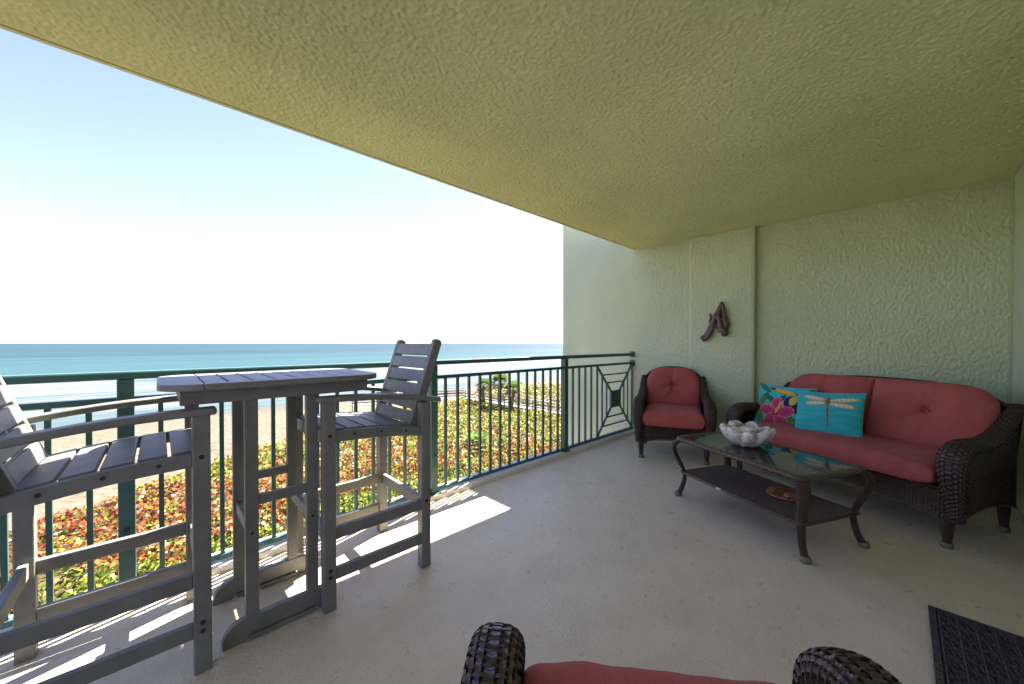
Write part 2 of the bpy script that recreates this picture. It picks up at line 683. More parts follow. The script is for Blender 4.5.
def relief(name, o, ex, ey, nrm, w_, h_, step, amp, fx, fy, mat, parent, seed):
    """trowelled stucco skin: a fine grid over a wall or ceiling face, raised by its own relief"""
    nx, ny = max(2, int(w_ / step)), max(2, int(h_ / step))
    a, b = np.meshgrid(np.linspace(0, w_, nx), np.linspace(0, h_, ny))
    wx = a + 0.004 * vnoise(a * 20, b * 20, seed + 5)
    wy = b + 0.004 * vnoise(a * 20, b * 20, seed + 6)
    n1 = vnoise(wx * fx, wy * fy, seed)
    n2 = vnoise(wx * fx * 1.9, wy * fy * 1.9, seed + 1)
    n3 = vnoise(wx * fx * 0.4, wy * fy * 0.4, seed + 2)
    q = n1 + 0.75 * n2 + 0.35 * n3
    h = 0.5 + 0.62 * q
    ed = np.minimum(np.minimum(a, w_ - a), np.minimum(b, h_ - b))
    h = h * amp * np.clip(ed / 0.02, 0, 1) + 0.0012
    o, ex, ey, nrm = (np.array(t, float) for t in (o, ex, ey, nrm))
    P = o + a[..., None] * ex + b[..., None] * ey + h[..., None] * nrm
    idx = np.arange(nx * ny).reshape(ny, nx)
    q4 = np.stack([idx[:-1, :-1], idx[:-1, 1:], idx[1:, 1:], idx[1:, :-1]], -1).reshape(-1, 4)
    if np.dot(np.cross(ex, ey), nrm) < 0:
        q4 = q4[:, ::-1]
    me = bpy.data.meshes.new(name)
    me.vertices.add(nx * ny)
    me.vertices.foreach_set('co', P.reshape(-1).astype(np.float32))
    me.loops.add(q4.size)
    me.loops.foreach_set('vertex_index', q4.reshape(-1).astype(np.int32))
    me.polygons.add(len(q4))
    me.polygons.foreach_set('loop_start', np.arange(0, q4.size, 4, dtype=np.int32))
    me.update(calc_edges=True)
    me.polygons.foreach_set('use_smooth', np.ones(len(q4), dtype=bool))
    me.materials.append(mat)
    ob = bpy.data.objects.new(name, me)
    COL.objects.link(ob)
    if parent is not None:
        ob.parent = parent
    return ob


# ================================================================== balcony shell
XO = 4.632
XW, XR, YP, YG, YC, YB, HC = 4.60, 4.68, 1.08, 1.76, 2.474, -0.584, 2.457
YE, XL, FT = 3.70, -1.35, 3.90
tag(MB().box(XL, XR, YB, 2.445, -0.25, 0.0).build('floor', M['floor']), kind='structure')
tag(MB().box(XL, XO, 2.445, 2.62, -0.25, 0.040).build('kerb', M['curb'], bevel=0.006), kind='structure')
cm = MB().box(XL, XW - 0.001, YB, YC - 0.03, HC, 2.70)
cm.box(XW - 0.001, XO - 0.001, YG + 0.001, YC - 0.03, HC, 2.70)
cm.box(XW - 0.001, XR - 0.001, YB, YP - 0.001, HC, 2.70)
cm.box(XL, XO - 0.001, YC - 0.022, YC, HC - 0.004, 2.70)
cm.box(XL, XO - 0.001, YC - 0.03, YC - 0.022, HC + 0.012, 2.70)
ceil_o = tag(cm.build('ceiling', M['ceiling']), kind='structure')
sk = relief('stucco_skin', (-0.7, YB + 0.001, HC), (1, 0, 0), (0, 1, 0), (0, 0, -1), XW + 0.7 - 0.002, YC - 0.036 - YB, 0.0050, 0.0125, 54, 54, M['ceiling'], ceil_o, 3)

wall = empty('balcony_wall', (XW, 1.5, 0))
tag(wall, 'pale green stucco side wall with a flat pilaster, running out past the balcony railing', 'wall')


def wpart(name, x0, x1, y0, y1, z0, z1, par, bev=0.006):
    return MB().box(x0 - par.location.x, x1 - par.location.x, y0 - par.location.y, y1 - par.location.y, z0, z1).build(name, M['wall'], par, bevel=bev)


wpart('outer_panel', XO, XW + 0.35, YG, YE, -8.6, FT, wall)
wpart('pilaster', XW, XW + 0.35, YP, YG - 0.0005, -8.6, FT, wall, 0.008)
wpart('recessed_panel', XR, XW + 0.35, YB - 0.3, YP - 0.0005, -8.6, FT, wall)
MB().box(XR - XW - 0.012, XR - XW, YB - 1.5, YP - 1.5, 0, 0.022).build('skirting', M['skirt'], wall)
MB().box(-0.012, 0, YP - 1.5, YG - 1.5, 0, 0.018).build('skirting', M['skirt'], wall)
for nm, x_, y0_, y1_, z1_, sd_ in (('outer_panel', XO, YG + 0.002, YE - 0.008, 2.9, 11), ('pilaster', XW, YP + 0.008, YG - 0.009, HC - 0.001, 12), ('recessed_panel', XR, YB + 0.001, YP - 0.001, HC - 0.001, 13)):
    par_ = [c for c in children(wall) if c.name == nm][0]
    relief('stucco_skin', (x_ - XW, y0_ - 1.5, 0.001), (0, 1, 0), (0, 0, 1), (-1, 0, 0), y1_ - y0_, z1_, 0.0050, 0.0105, 54, 31, M['wall'], par_, sd_)
rear = empty('rear_wall', (0, YB, 0))
tag(rear, 'pale green stucco wall at the far right edge beside the sofa end', 'wall')
MB().box(XL, XR, -0.30, 0, 0.0, HC).build('wall_panel', M['wall'], rear, bevel=0.004)
dr = MB().box(-1.2, 2.45, 0.002, 0.05, 0.03, 2.12).build('added_bounce_door', M['curb'], rear, bevel=0.004)  # unseen white door, added to bounce daylight back into the balcony
for k in range(3):
    x_ = -1.14 + k * 1.2
    MB().box(x_, x_ + 1.12, 0.051, 0.062, 0.12, 2.04).build('bounce_pane', M['bounce'], dr, bevel=0.003)
MB().box(2.75, XR - 0.013, 0, 0.012, 0, 0.022).build('skirting', M['skirt'], rear)

# ================================================================== railing
YR = 2.50
rail = empty('balcony_railing', (1.58, YR, 0))
tag(rail, 'dark green metal balcony railing with upright balusters and one square lattice panel', 'railing')


def rb(name, boxes, par=None, bev=0.003):
    m = MB()
    for x0, x1, y0, y1, z0, z1 in boxes:
        m.box(x0 - 1.58, x1 - 1.58, y0, y1, z0, z1)
    return m.build(name, M['rail'], par or rail, bevel=bev)


XA = -1.30
rb('handrail', [(XA, XO - 0.012, -0.027, 0.027, 1.035, 1.072)], bev=0.008)
rb('middle_rail', [(XA, XO - 0.012, -0.016, 0.016, 0.925, 0.952)])
rb('bottom_rail', [(XA, XO - 0.012, -0.016, 0.016, 0.05, 0.077)])
posts = [-1.27, -0.117, 1.53, 3.163]
for px in posts:
    p = rb('post', [(px - 0.028, px + 0.028, -0.031, 0.031, 0.0, 1.034)], bev=0.004)
    rb('bolt', [(px - 0.009, px + 0.009, -0.036, -0.031, 0.33, 0.348)], p, 0.003).data.materials[0] = M['bolt']
    rb('base_plate', [(px - 0.05, px + 0.05, -0.05, 0.05, 0.040, 0.047)], p, 0.002)
for a, b in zip(posts[:-1], posts[1:]):
    n = max(2, round((b - a) / 0.118))
    for k in range(1, n):
        x = lerp(a, b, k / n)
        rb('baluster', [(x - 0.0095, x + 0.0095, -0.0095, 0.0095, 0.077, 0.925)], bev=0)
for k in range(1, 5):
    x = 3.19 + 0.118 * k
    rb('baluster', [(x - 0.0095, x + 0.0095, -0.0095, 0.0095, 0.077, 0.925)], bev=0)
# railing return at the unseen end, left open to let more sky light in
XE = -1.27 - 1.58
for nm, hw_, z0, z1, bv in (('handrail', 0.027, 1.035, 1.072, 0.008), ('middle_rail', 0.016, 0.925, 0.952, 0.003), ('bottom_rail', 0.016, 0.05, 0.077, 0.003)):
    MB().box(XE - hw_, XE + hw_, YB - YR + 0.01, -0.032, z0, z1).build(nm, M['rail'], rail, bevel=bv)
for k in range(1, 26):
    y_ = lerp(0, YB - YR, k / 26)
    MB().box(XE - 0.0095, XE + 0.0095, y_ - 0.0095, y_ + 0.0095, 0.077, 0.925).build('baluster', M['rail'], rail)
# lattice panel: nested rectangles broken by the two diagonals, solid plate in the middle
lx0, lx1, lz0, lz1 = 3.785, 4.605, 0.077, 0.925
lcx, lcz = (lx0 + lx1) / 2, (lz0 + lz1) / 2
hw, hh = (lx1 - lx0) / 2, (lz1 - lz0) / 2
lat = MB()
for sx in (-1, 1):
    lat.box(lcx + sx * hw - 0.0095 - 1.58, lcx + sx * hw + 0.0095 - 1.58, -0.0095, 0.0095, lz0, lz1)
for f in (0.74, 0.50):
    for s in (-1, 1):
        lat.box(lcx + s * hw * f - 0.008 - 1.58, lcx + s * hw * f + 0.008 - 1.58, -0.008, 0.008, lcz - hh * f, lcz + hh * f)
        lat.box(lcx - hw * f - 1.58, lcx + hw * f - 1.58, -0.0075, 0.0075, lcz + s * hh * f - 0.008, lcz + s * hh * f + 0.008)
for sx in (-1, 1):
    for sz in (-1, 1):
        lat.bar((lcx + sx * hw * 0.24 - 1.58, 0, lcz + sz * hh * 0.22), (lcx + sx * hw - 1.58, 0, lcz + sz * hh), 0.0205, 0.020)
lp = lat.build('lattice_panel', M['rail'], rail)
MB().box(lcx - 0.115 - 1.58, lcx + 0.115 - 1.58, -0.014, 0.014, lcz - 0.105, lcz + 0.105).build('centre_plate', M['rail'], lp, bevel=0.003)
for z in (1.053, 0.938):
    rb('wall_bracket', [(XO - 0.012, XO + 0.003, -0.04, 0.04, z - 0.04, z + 0.04)], bev=0.004)


# ================================================================== bar stools and bar table
def bolt_cap(x, y, z, sx, rad, parent):
    return MB().prism([(y + rad * math.cos(a * math.pi / 6), z + rad * math.sin(a * math.pi / 6)) for a in range(12)], 'x', x, x + sx * 0.0015).build('bolt_cap', M['bolt'], parent)


def make_stool():
    r = empty('bar_stool', (0, 0, 0))
    P = M['poly']
    X0, X1, D = 0.262, -0.262, 0.485           # +x is the sitter's left post
    pw = 0.026
    for sx in (1, -1):
        x = sx * 0.262
        f = MB().box(x - pw, x + pw, -pw, pw, 0, 0.942).build('leg', P, r, bevel=0.004)
        b = MB().box(x - pw, x + pw, D - pw, D + pw, 0, 0.888).build('leg', P, r, bevel=0.004)
        for o_, y_, zs in ((f, 0, (0.155, 0.185, 0.79)), (b, D, (0.36,))):
            for z in zs:
                bolt_cap(x + sx * (pw + 0.0003), y_, z, sx, 0.0085, o_)
        # side rails, pairs
        for z0, z1 in ((0.128, 0.180), (0.312, 0.366)):
            MB().box(x - 0.014, x + 0.014, pw, D - pw, z0, z1).build('side_rail', P, r, bevel=0.003)
        # seat side rail, gently crowned
        n = 10
        top = [(pw + (D - 2 * pw) * k / n, lerp(0.803, 0.758, k / n) + 0.010 * math.sin(math.pi * k / n)) for k in range(n + 1)]
        bot = [(y, z - 0.048) for y, z in top][::-1]
        sr = MB().prism(top + bot, 'x', x - 0.017, x + 0.017).build('seat_rail', P, r, bevel=0.003)
        for k in (2, 5, 8):
            y, z = top[k]
            bolt_cap(x + sx * 0.0173, y, z - 0.02, sx, 0.0068, sr)
        # arm: board bowed upward
        n = 16
        prof = [(-0.045 + 0.62 * k / n, lerp(0.966, 0.906, k / n) + 0.016 * math.sin(math.pi * k / n)) for k in range(n + 1)]
        a_t = prof
        a_b = [(y, z - 0.027) for y, z in prof][::-1]
        MB().prism(a_t + a_b, 'x', x - 0.032, x + 0.034).build('arm', P, r, bevel=0.008, segs=3)
    # cross rails
    MB().box(-0.2355, 0.2355, -0.013, 0.013, 0.300, 0.366).build('footrest', P, r, bevel=0.004)
    MB().box(-0.2355, 0.2355, D - 0.013, D + 0.013, 0.312, 0.372).build('cross_rail', P, r, bevel=0.004)
    MB().box(-0.2355, 0.2355, -0.012, 0.012, 0.742, 0.800).build('cross_rail', P, r, bevel=0.004)
    # seat slats
    m = MB()
    for k in range(5):
        y0 = 0.004 + k * 0.086
        y1 = y0 + 0.076
        t0, t1 = (y0 - 0.026) / 0.433, (y1 - 0.026) / 0.433
        z0 = lerp(0.803, 0.758, t0) + 0.010 * math.sin(math.pi * max(0, min(1, t0)))
        z1 = lerp(0.803, 0.758, t1) + 0.010 * math.sin(math.pi * max(0, min(1, t1)))
        m.bar((0, y0, (z0) - 0.004), (0, y1, (z1) - 0.004), 0.488, 0.020)
    m.build('seat', P, r, bevel=0.004)
    # backrest
    bk = empty('backrest', (0, 0, 0))
    bk.parent = r
    A = Vector((0, 0.436, 0.735))
    B = Vector((0, 0.602, 1.226))
    d = (B - A).normalized()
    nrm = Vector((0, -d.z, d.y))               # towards the sitter
    for sx in (1, -1):
        st = []
        L = (B - A).length
        hwid = 0.025
        for k in range(9):
            a = math.pi * k / 8
            st.append(A + d * (L - hwid * 0.6 + hwid * 0.6 * math.sin(a)) + nrm * (hwid * math.cos(a)))
        for k in range(9):
            a = math.pi + math.pi * k / 8
            st.append(A + d * (hwid * 0.6 + hwid * 0.6 * math.sin(a)) + nrm * (hwid * math.cos(a)))
        x = sx * 0.213
        MB().prism([(p.y, p.z) for p in st], 'x', x - 0.017, x + 0.017).build('stile', P, bk, bevel=0.004)
    for k in range(6):
        c0 = A + d * (0.030 + k * 0.0775) + nrm * 0.014
        c1 = A + d * (0.030 + k * 0.0775 + 0.066) + nrm * 0.014
        MB().bar(c0, c1, 0.39, 0.020, up=nrm).build('back_slat', P, bk, bevel=0.004)
    return r


stool = make_stool()
stool.location = (0.545, 2.035, 0)
stool.rotation_euler.z = R(-90)
tag(stool, 'dark grey slatted bar stool with arms, its whole high slatted back standing beside the railing', 'bar stool', 'grey bar stools at the high table')
s2 = copy_tree(stool)
s2.location = (0.107, 2.035, 0)
s2.rotation_euler.z = R(90)
tag(s2, 'dark grey slatted bar stool nearest the camera, cut off by the left edge', 'bar stool')

bt = empty('bar_table', (0.385, 2.0, 0))
tag(bt, 'tall dark grey slatted bar table with round-cornered top between the two stools', 'bar table')
P = M['poly']
tx0, tx1, ty0, ty1 = -0.395, 0.395, -0.295, 0.295
m = MB()
# end boards with rounded corners
for s in (-1, 1):
    pts = []
    rc = 0.115
    xe = s * 0.395
    xi = s * (0.395 - 0.125)
    pts.append((xi, -0.295))
    for k in range(9):
        a = math.pi / 2 * k / 8
        pts.append((xe - s * rc + s * rc * math.sin(a), -0.295 + rc - rc * math.cos(a)))
    for k in range(9):
        a = math.pi / 2 * k / 8
        pts.append((xe - s * rc + s * rc * math.cos(a), 0.295 - rc + rc * math.sin(a)))
    pts.append((xi, 0.295))
    m.prism(pts, 'z', 1.034, 1.058)
xs0, xs1 = -0.270, 0.270
for s in (-1, 1):
    y0, y1 = (-0.295, -0.240) if s < 0 else (0.240, 0.295)
    m.box(xs0 + 0.0005, xs1 - 0.0005, y0, y1, 1.034, 1.058)
nsl = 7
pit = (xs1 - xs0) / nsl
for k in range(nsl):
    a = xs0 + k * pit + 0.005
    m.box(a, a + pit - 0.010, -0.2395, 0.2395, 1.035, 1.0575)
m.build('tabletop', P, bt, bevel=0.004)
ap = MB()
for s in (-1, 1):
    ap.box(-0.335, 0.345, s * 0.200 - 0.015, s * 0.200 + 0.015, 0.976, 1.0335)
for s in (-0.320, 0.330):
    ap.box(s - 0.014, s + 0.014, -0.1845, 0.1845, 0.976, 1.0335)
ap.build('apron', P, bt, bevel=0.003)
for yy in (-0.172, 0.172):
    for xx in (-0.118, 0.106):
        lg = MB().box(xx - 0.023, xx + 0.023, yy - 0.016, yy + 0.016, 0.0905, 1.0335).build('leg', P, bt, bevel=0.003)
        MB().prism([(0.006 * math.cos(a * math.pi / 6) + xx, 0.43 + 0.006 * math.sin(a * math.pi / 6)) for a in range(12)], 'y', yy - 0.0163, yy - 0.0178).build('bolt_cap', M['bolt'], lg)
    MB().box(-0.0945, 0.0825, yy - 0.012, yy + 0.012, 0.538, 0.578).build('cross_rail', P, bt, bevel=0.003)
    # sled foot
    f = []
    x0, x1, h = -0.218, 0.206, 0.090
    for k in range(9):
        a = math.pi / 2 * k / 8
        f.append((x0 + 0.075 - 0.075 * math.cos(a), h - 0.072 + 0.072 * math.sin(a)))
    for k in range(9):
        a = math.pi / 2 * k / 8
        f.append((x1 - 0.075 + 0.075 * math.sin(a), h - 0.072 + 0.072 * math.cos(a)))
    f += [(x1, 0), (x1 - 0.07, 0), (x1 - 0.085, 0.022), (x0 + 0.085, 0.022), (x0 + 0.07, 0), (x0, 0)]
    MB().prism(f, 'y', yy - 0.017, yy + 0.017).build('foot', P, bt, bevel=0.004)
    MB().box(x0 + 0.086, x1 - 0.086, yy - 0.030, yy + 0.030, 0.006, 0.0215).build('foot_pad', P, bt, bevel=0.003)
for xx in (-0.118, 0.106):
    MB().box(xx - 0.012, xx + 0.012, -0.1555, 0.1555, 0.405, 0.455).build('stretcher', P, bt, bevel=0.003)


# ================================================================== wicker seating
def leg_shape(m, x, y, ztop, r0, r1, splay=0.0):
    m.tube([(x, y + splay * (1 - t), t * ztop) for t in (0.0, 0.25, 0.5, 0.75, 1.0)], [r1, r1 * 1.02, lerp(r1, r0, 0.45), lerp(r1, r0, 0.8), r0], 12)


def cushion_back(W, z0, ztop, lean0, lean1, T, arch, xoff=0.0, round_out=(1, 1), fine=1.0, seed=0):
    """tufted back cushion. local: x across, front towards -y; top edge arched"""
    m = MB()
    nu, nv = int(84 * fine), int(72 * fine)
    zc = (z0 + ztop) / 2

    def surf(side):
        def fn(u, v):
            s, t = 2 * u - 1, 2 * v - 1
            # widen sampling near the edges
            s = math.sin(s * math.pi / 2)
            t = math.sin(t * math.pi / 2)
            drop = 0
            if s > 0 and round_out[1]:
                drop = arch * abs(s) ** 4.6
            if s < 0 and round_out[0]:
                drop = arch * abs(s) ** 4.6
            a = s * W / 2 * (1 - 0.05 * max(0, t) ** 3 * (1 if (s > 0 and round_out[1]) or (s < 0 and round_out[0]) else 0) - 0.015 * (1 - abs(t)))
            top = ztop - drop
            b = lerp(z0, top, (t + 1) / 2)
            ph = (max(0, 1 - abs(s) ** 5) ** 0.42) * (max(0, 1 - abs(t) ** 4.5) ** 0.42)
            th = T / 2 * ph
            if side < 0:
                # tuft
                rx = s * W / 2
                rz = (b - lerp(z0, ztop, 0.56))
                rr = math.hypot(rx, rz)
                th -= 0.040 * math.exp(-(rr / 0.035) ** 2) + 0.022 * math.exp(-(rr / 0.12) ** 2)
                an = math.atan2(rz, rx)
                cr = math.cos(an * 4 + seed) + 0.6 * math.cos(an * 7 + 1.3 + seed)
                th += 0.0065 * cr * math.exp(-((rr - 0.09) / 0.08) ** 2) * ph
                if rz > 0:
                    th -= 0.022 * math.exp(-((rx + 0.006 * math.sin(rz * 30)) / 0.013) ** 2) * max(0, 1 - rz / 0.22)
                th -= 0.011 * math.exp(-((rz + 0.10 * abs(rx)) / 0.012) ** 2) * max(0, 1 - abs(rx) / 0.16)
                th += 0.006 * mnoise.noise(Vector((rx * 7 + seed * 3, rz * 7, seed))) * ph
            k = (b - z0) / (ztop - z0)
            yy = lerp(lean0, lean1, k) + side * th
            return (a + xoff, yy, b)
        return fn
    m.grid(surf(-1), nu, nv)
    m.grid(surf(1), nu, nv)
    # perimeter for piping
    per = []
    f0 = surf(0)
    for k in range(40):
        per.append(f0(k / 40, 0))
    for k in range(40):
        per.append(f0(1, k / 40))
    for k in range(40):
        per.append(f0(1 - k / 40, 1))
    for k in range(40):
        per.append(f0(0, 1 - k / 40))
    btn = surf(-1)(0.5, 0.5 + math.asin(0.12) / math.pi)
    return m, per, btn


def cushion_seat(x0, x1, y0, y1, z0, z1, crown=0.02, seed=0, fine=1.0, dents=()):
    m = MB()
    W, D, T = x1 - x0, y1 - y0, z1 - z0
    nu, nv = int(40 * fine * max(1, W / 0.6)), int(34 * fine)

    def surf(side):
        def fn(u, v):
            s = math.sin((2 * u - 1) * math.pi / 2)
            t = math.sin((2 * v - 1) * math.pi / 2)
            ph = (max(0, 1 - abs(s) ** 12) ** 0.30) * (max(0, 1 - abs(t) ** 12) ** 0.30)
            x = (x0 + x1) / 2 + s * W / 2
            y = (y0 + y1) / 2 + t * D / 2 - (0.010 * (1 - abs(s) ** 4) if t < 0 else 0) * abs(t)
            h = T / 2 * ph
            if side > 0:
                h += crown * (1 - s * s) * (1 - t * t)
                h += 0.014 * mnoise.noise(Vector((x * 5 + seed * 3.7, y * 5, seed))) * ph
                h += 0.009 * mnoise.noise(Vector((x * 14 + seed * 3.7, y * 10, seed + 4))) * ph
                for dx, dy, dr, dd in dents:
                    h -= dd * math.exp(-((x - dx) ** 2 + (y - dy) ** 2) / dr ** 2)
            return (x, y, (z0 + z1) / 2 + side * h)
        return fn
    m.grid(surf(1), nu, nv)
    m.grid(surf(-1), nu, nv)

    def ring(zz, inset):
        out = []
        n = 60
        for k in range(4 * n):
            q, a = divmod(k, n)
            a = a / n
            s, t = ((2 * a - 1, -1), (1, 2 * a - 1), (1 - 2 * a, 1), (-1, 1 - 2 * a))[q]
            # rounded square
            l_ = (abs(s) ** 14 + abs(t) ** 14) ** (1 / 14)
            s, t = s / l_, t / l_
            out.append(((x0 + x1) / 2 + s * W / 2 * inset, (y0 + y1) / 2 + t * D / 2 * inset - (0.010 * (1 - abs(s) ** 4) if t < -0.5 else 0), zz))
        return out
    return m, ring


def make_seat(width, arm_x, name, cushions, fine=1.0, arm_w=1.0, seat_top=0.505):
    """wicker armchair or sofa. width: distance between the front legs; local front is -y"""
    r = empty(name, (0, 0, 0))
    W, B = M['wicker'], M['wicker_back']
    hx = width / 2
    inner = arm_x - 0.044 * arm_w ** 2
    # legs
    for sx in (-1, 1):
        for y, zt in ((0.0, 0.20), (0.60, 0.22)):
            m = MB()
            leg_shape(m, sx * hx, y, zt, 0.034, 0.021, 0.012 if y > 0.3 else -0.006)
            lg = m.build('leg', M['wrap'], r, smooth=True)
            c = MB().lathe([(0.0, 0.0), (0.027, 0.0), (0.027, 0.022), (0.022, 0.030), (0.0, 0.030)], 14, (sx * hx, y + (0.012 if y > 0.3 else -0.006), 0.0))
            c.build('foot_cap', M['cap'], lg, smooth=True)
    # front apron, arched lower edge
    def apron_fn(y, sgn):
        def fn(u, v):
            x = lerp(-inner - 0.02, inner + 0.02, u) * sgn
            k = 1 - (2 * u - 1) ** 2
            zl = 0.155 + 0.055 * k ** 0.8
            return (x, y, lerp(zl, 0.345, v))
        return fn
    nst = int(2 * inner / 0.017 * fine)
    m = MB().weave(apron_fn(-0.004, 1), nst, int(14 * fine), 0.55, 0.80, 0.0035, 0.003)
    o = m.build('front_apron', W, r)
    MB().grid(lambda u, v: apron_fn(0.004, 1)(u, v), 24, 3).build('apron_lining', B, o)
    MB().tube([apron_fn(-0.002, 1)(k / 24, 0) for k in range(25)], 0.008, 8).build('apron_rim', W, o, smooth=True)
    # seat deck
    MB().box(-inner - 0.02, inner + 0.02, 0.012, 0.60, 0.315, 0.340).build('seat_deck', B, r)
    # arms
    path = catmull([(0, 0.700, 0.800), (0, 0.610, 0.735), (0, 0.500, 0.665), (0, 0.380, 0.617), (0, 0.230, 0.595), (0, 0.100, 0.596), (0, 0.020, 0.580), (0, -0.038, 0.525), (0, -0.048, 0.440), (0, -0.030, 0.340), (0, -0.010, 0.250), (0, 0.000, 0.165)], 61)
    wid = [(0, 0.030), (0.2, 0.040), (0.36, 0.048), (0.50, 0.053), (0.63, 0.056), (0.75, 0.050), (0.86, 0.038), (1, 0.028)]
    dep = [(0, 0.024), (0.25, 0.028), (0.5, 0.040), (0.62, 0.044), (0.8, 0.034), (1, 0.030)]

    def arm_surface(x0, full, grow=0.0, sgn=1):
        def fn(u, v):
            t = v * (len(path) - 1)
            i = min(int(t), len(path) - 2)
            p = path[i].lerp(path[i + 1], t - i)
            tg = (path[min(i + 2, len(path) - 1)] - path[max(i - 1, 0)]).normalized()
            nn = Vector((0, tg.z, -tg.y))
            w_ = interp(v, wid) * arm_w + grow
            d_ = interp(v, dep) + grow
            a = lerp(-full, full, u) * sgn
            sa, ca = math.sin(a), math.cos(a)
            # squarish half round
            qx = math.copysign(abs(sa) ** 0.8, sa)
            qn = math.copysign(abs(ca) ** 0.8, ca)
            lean = 0.030 * math.copysign(1, x0) * max(0.0, 1 - v * 1.6)
            return p + Vector((x0 + qx * w_ - lean * 0.5, 0, 0)) + nn * (d_ * qn)
        return fn
    for sx in (-1, 1):
        x0 = sx * arm_x
        core = MB().grid(arm_surface(x0, math.pi, -0.0045), 20, 60).build('arm', B, r, smooth=True)
        MB().weave(arm_surface(x0, R(132), 0.0, 1), 13, int(78 * fine), 0.66, 0.40, 0.0018, 0.0022, 4).build('arm_weave', W, core, smooth=True)
        # side panel under the arm
        xs = x0 + sx * 0.012

        def side_fn(u, v, xs=xs):
            y = lerp(0.012, 0.61, u)
            zt = interp(y, [(0.0, 0.53), (0.1, 0.565), (0.3, 0.575), (0.45, 0.62), (0.61, 0.70)])
            zl = 0.17 + 0.05 * math.sin(math.pi * u) ** 0.8
            return (xs, y, lerp(zl, zt, v))
        sp = MB().weave(side_fn, int(30 * fine), int(24 * fine), 0.55, 0.75, 0.0035, 0.003).build('side_panel', W, r)
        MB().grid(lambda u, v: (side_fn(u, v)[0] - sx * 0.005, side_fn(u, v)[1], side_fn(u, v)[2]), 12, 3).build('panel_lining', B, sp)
        MB().tube([side_fn(k / 16, 0) for k in range(17)], 0.008, 8).build('panel_rim', W, sp, smooth=True)
    # back panel
    top_c, top_e = 0.908, 0.745

    def back_fn(off):
        def fn(u, v):
            s = 2 * u - 1
            x = s * (arm_x + 0.005)
            zt = lerp(top_c, top_e, abs(s) ** 3.0)
            z = lerp(0.20, zt, v)
            y = 0.600 + 0.150 * max(0, (z - 0.3)) / 0.62 + off + 0.03 * (1 - s * s)
            return (x, y, z)
        return fn
    nb = int((2 * arm_x) / 0.022 * fine)
    bp = MB().weave(back_fn(0.0), nb, int(30 * fine), 0.55, 0.75, 0.0035, 0.003).build('back_panel', W, r)
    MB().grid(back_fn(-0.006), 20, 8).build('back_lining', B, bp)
    MB().tube([back_fn(-0.004)(k / 40, 1) for k in range(41)], 0.017, 10).build('back_rim', W, bp, smooth=True)
    # cushions
    if cushions == 1:
        backs = [(2 * inner + 0.0, 0.0, (1, 1), 0.13)]
        dents = ()
    else:
        w_ = inner + 0.012
        backs = [(w_, -w_ / 2 - 0.002, (1, 0), 0.10), (w_, w_ / 2 + 0.002, (0, 1), 0.10)]
        dents = ((0.25, 0.28, 0.14, 0.012), (-0.2, 0.3, 0.15, 0.010))
    sm, ring = cushion_seat(-inner + 0.003, inner - 0.003, -0.080, 0.52, 0.345, seat_top, 0.014, len(name), fine, dents)
    sc = sm.build('seat_cushion', M['fabric'], r, smooth=True)
    pm = MB().tube(ring(0.362, 0.962), 0.0036, 6, closed=True)
    pm.build('piping', M['piping'], sc, smooth=True)
    for k, (w_, xo, ro, arch) in enumerate(backs):
        cmesh, per, btn = cushion_back(w_, 0.455, 0.915, 0.510, 0.650, 0.150, arch, xo, ro, fine, k * 1.7 + len(name))
        bc = cmesh.build('back_cushion', M['fabric'], r, smooth=True)
        MB().tube(per, 0.005, 6, closed=True).build('piping', M['piping'], bc, smooth=True)
        MB().lathe([(0.0, 0.009), (0.008, 0.008), (0.013, 0.003), (0.014, -0.004), (0.0, -0.006)], 14).build('button', M['piping'], bc, smooth=True)
        bo = [c for c in children(bc) if c.name.startswith('button')][0]
        bo.location = (btn[0], btn[1] - 0.002, btn[2])
        bo.rotation_euler = (R(76), 0, 0)
    return r


chair = make_seat(0.616, 0.334, 'wicker_armchair', 1)
chair.location = (3.800, 1.603, 0)
chair.rotation_euler.z = R(-66.8)
tag(chair, 'dark wicker armchair with red cushions in the corner by the railing lattice', 'armchair', 'dark wicker armchairs with red cushions')
c2 = copy_tree(chair)
c2.location = (0.722, 0.322, 0)
c2.rotation_euler.z = R(130.8)
tag(c2, 'dark wicker armchair at the bottom edge, only arm fronts and red seat showing', 'armchair')
sofa = make_seat(1.374, 0.722, 'wicker_sofa', 2, 1.0, 1.22, 0.478)
sofa.location = (3.656, 0.420, 0)
sofa.rotation_euler.z = R(-115.8)
tag(sofa, 'dark wicker two-seat sofa with red cushions against the green wall', 'sofa')


# ================================================================== throw pillows
def frame_at(root, x, y, z):
    th = root.rotation_euler.z
    return (root.location.x + x * math.cos(th) - y * math.sin(th), root.location.y + x * math.sin(th) + y * math.cos(th), z)


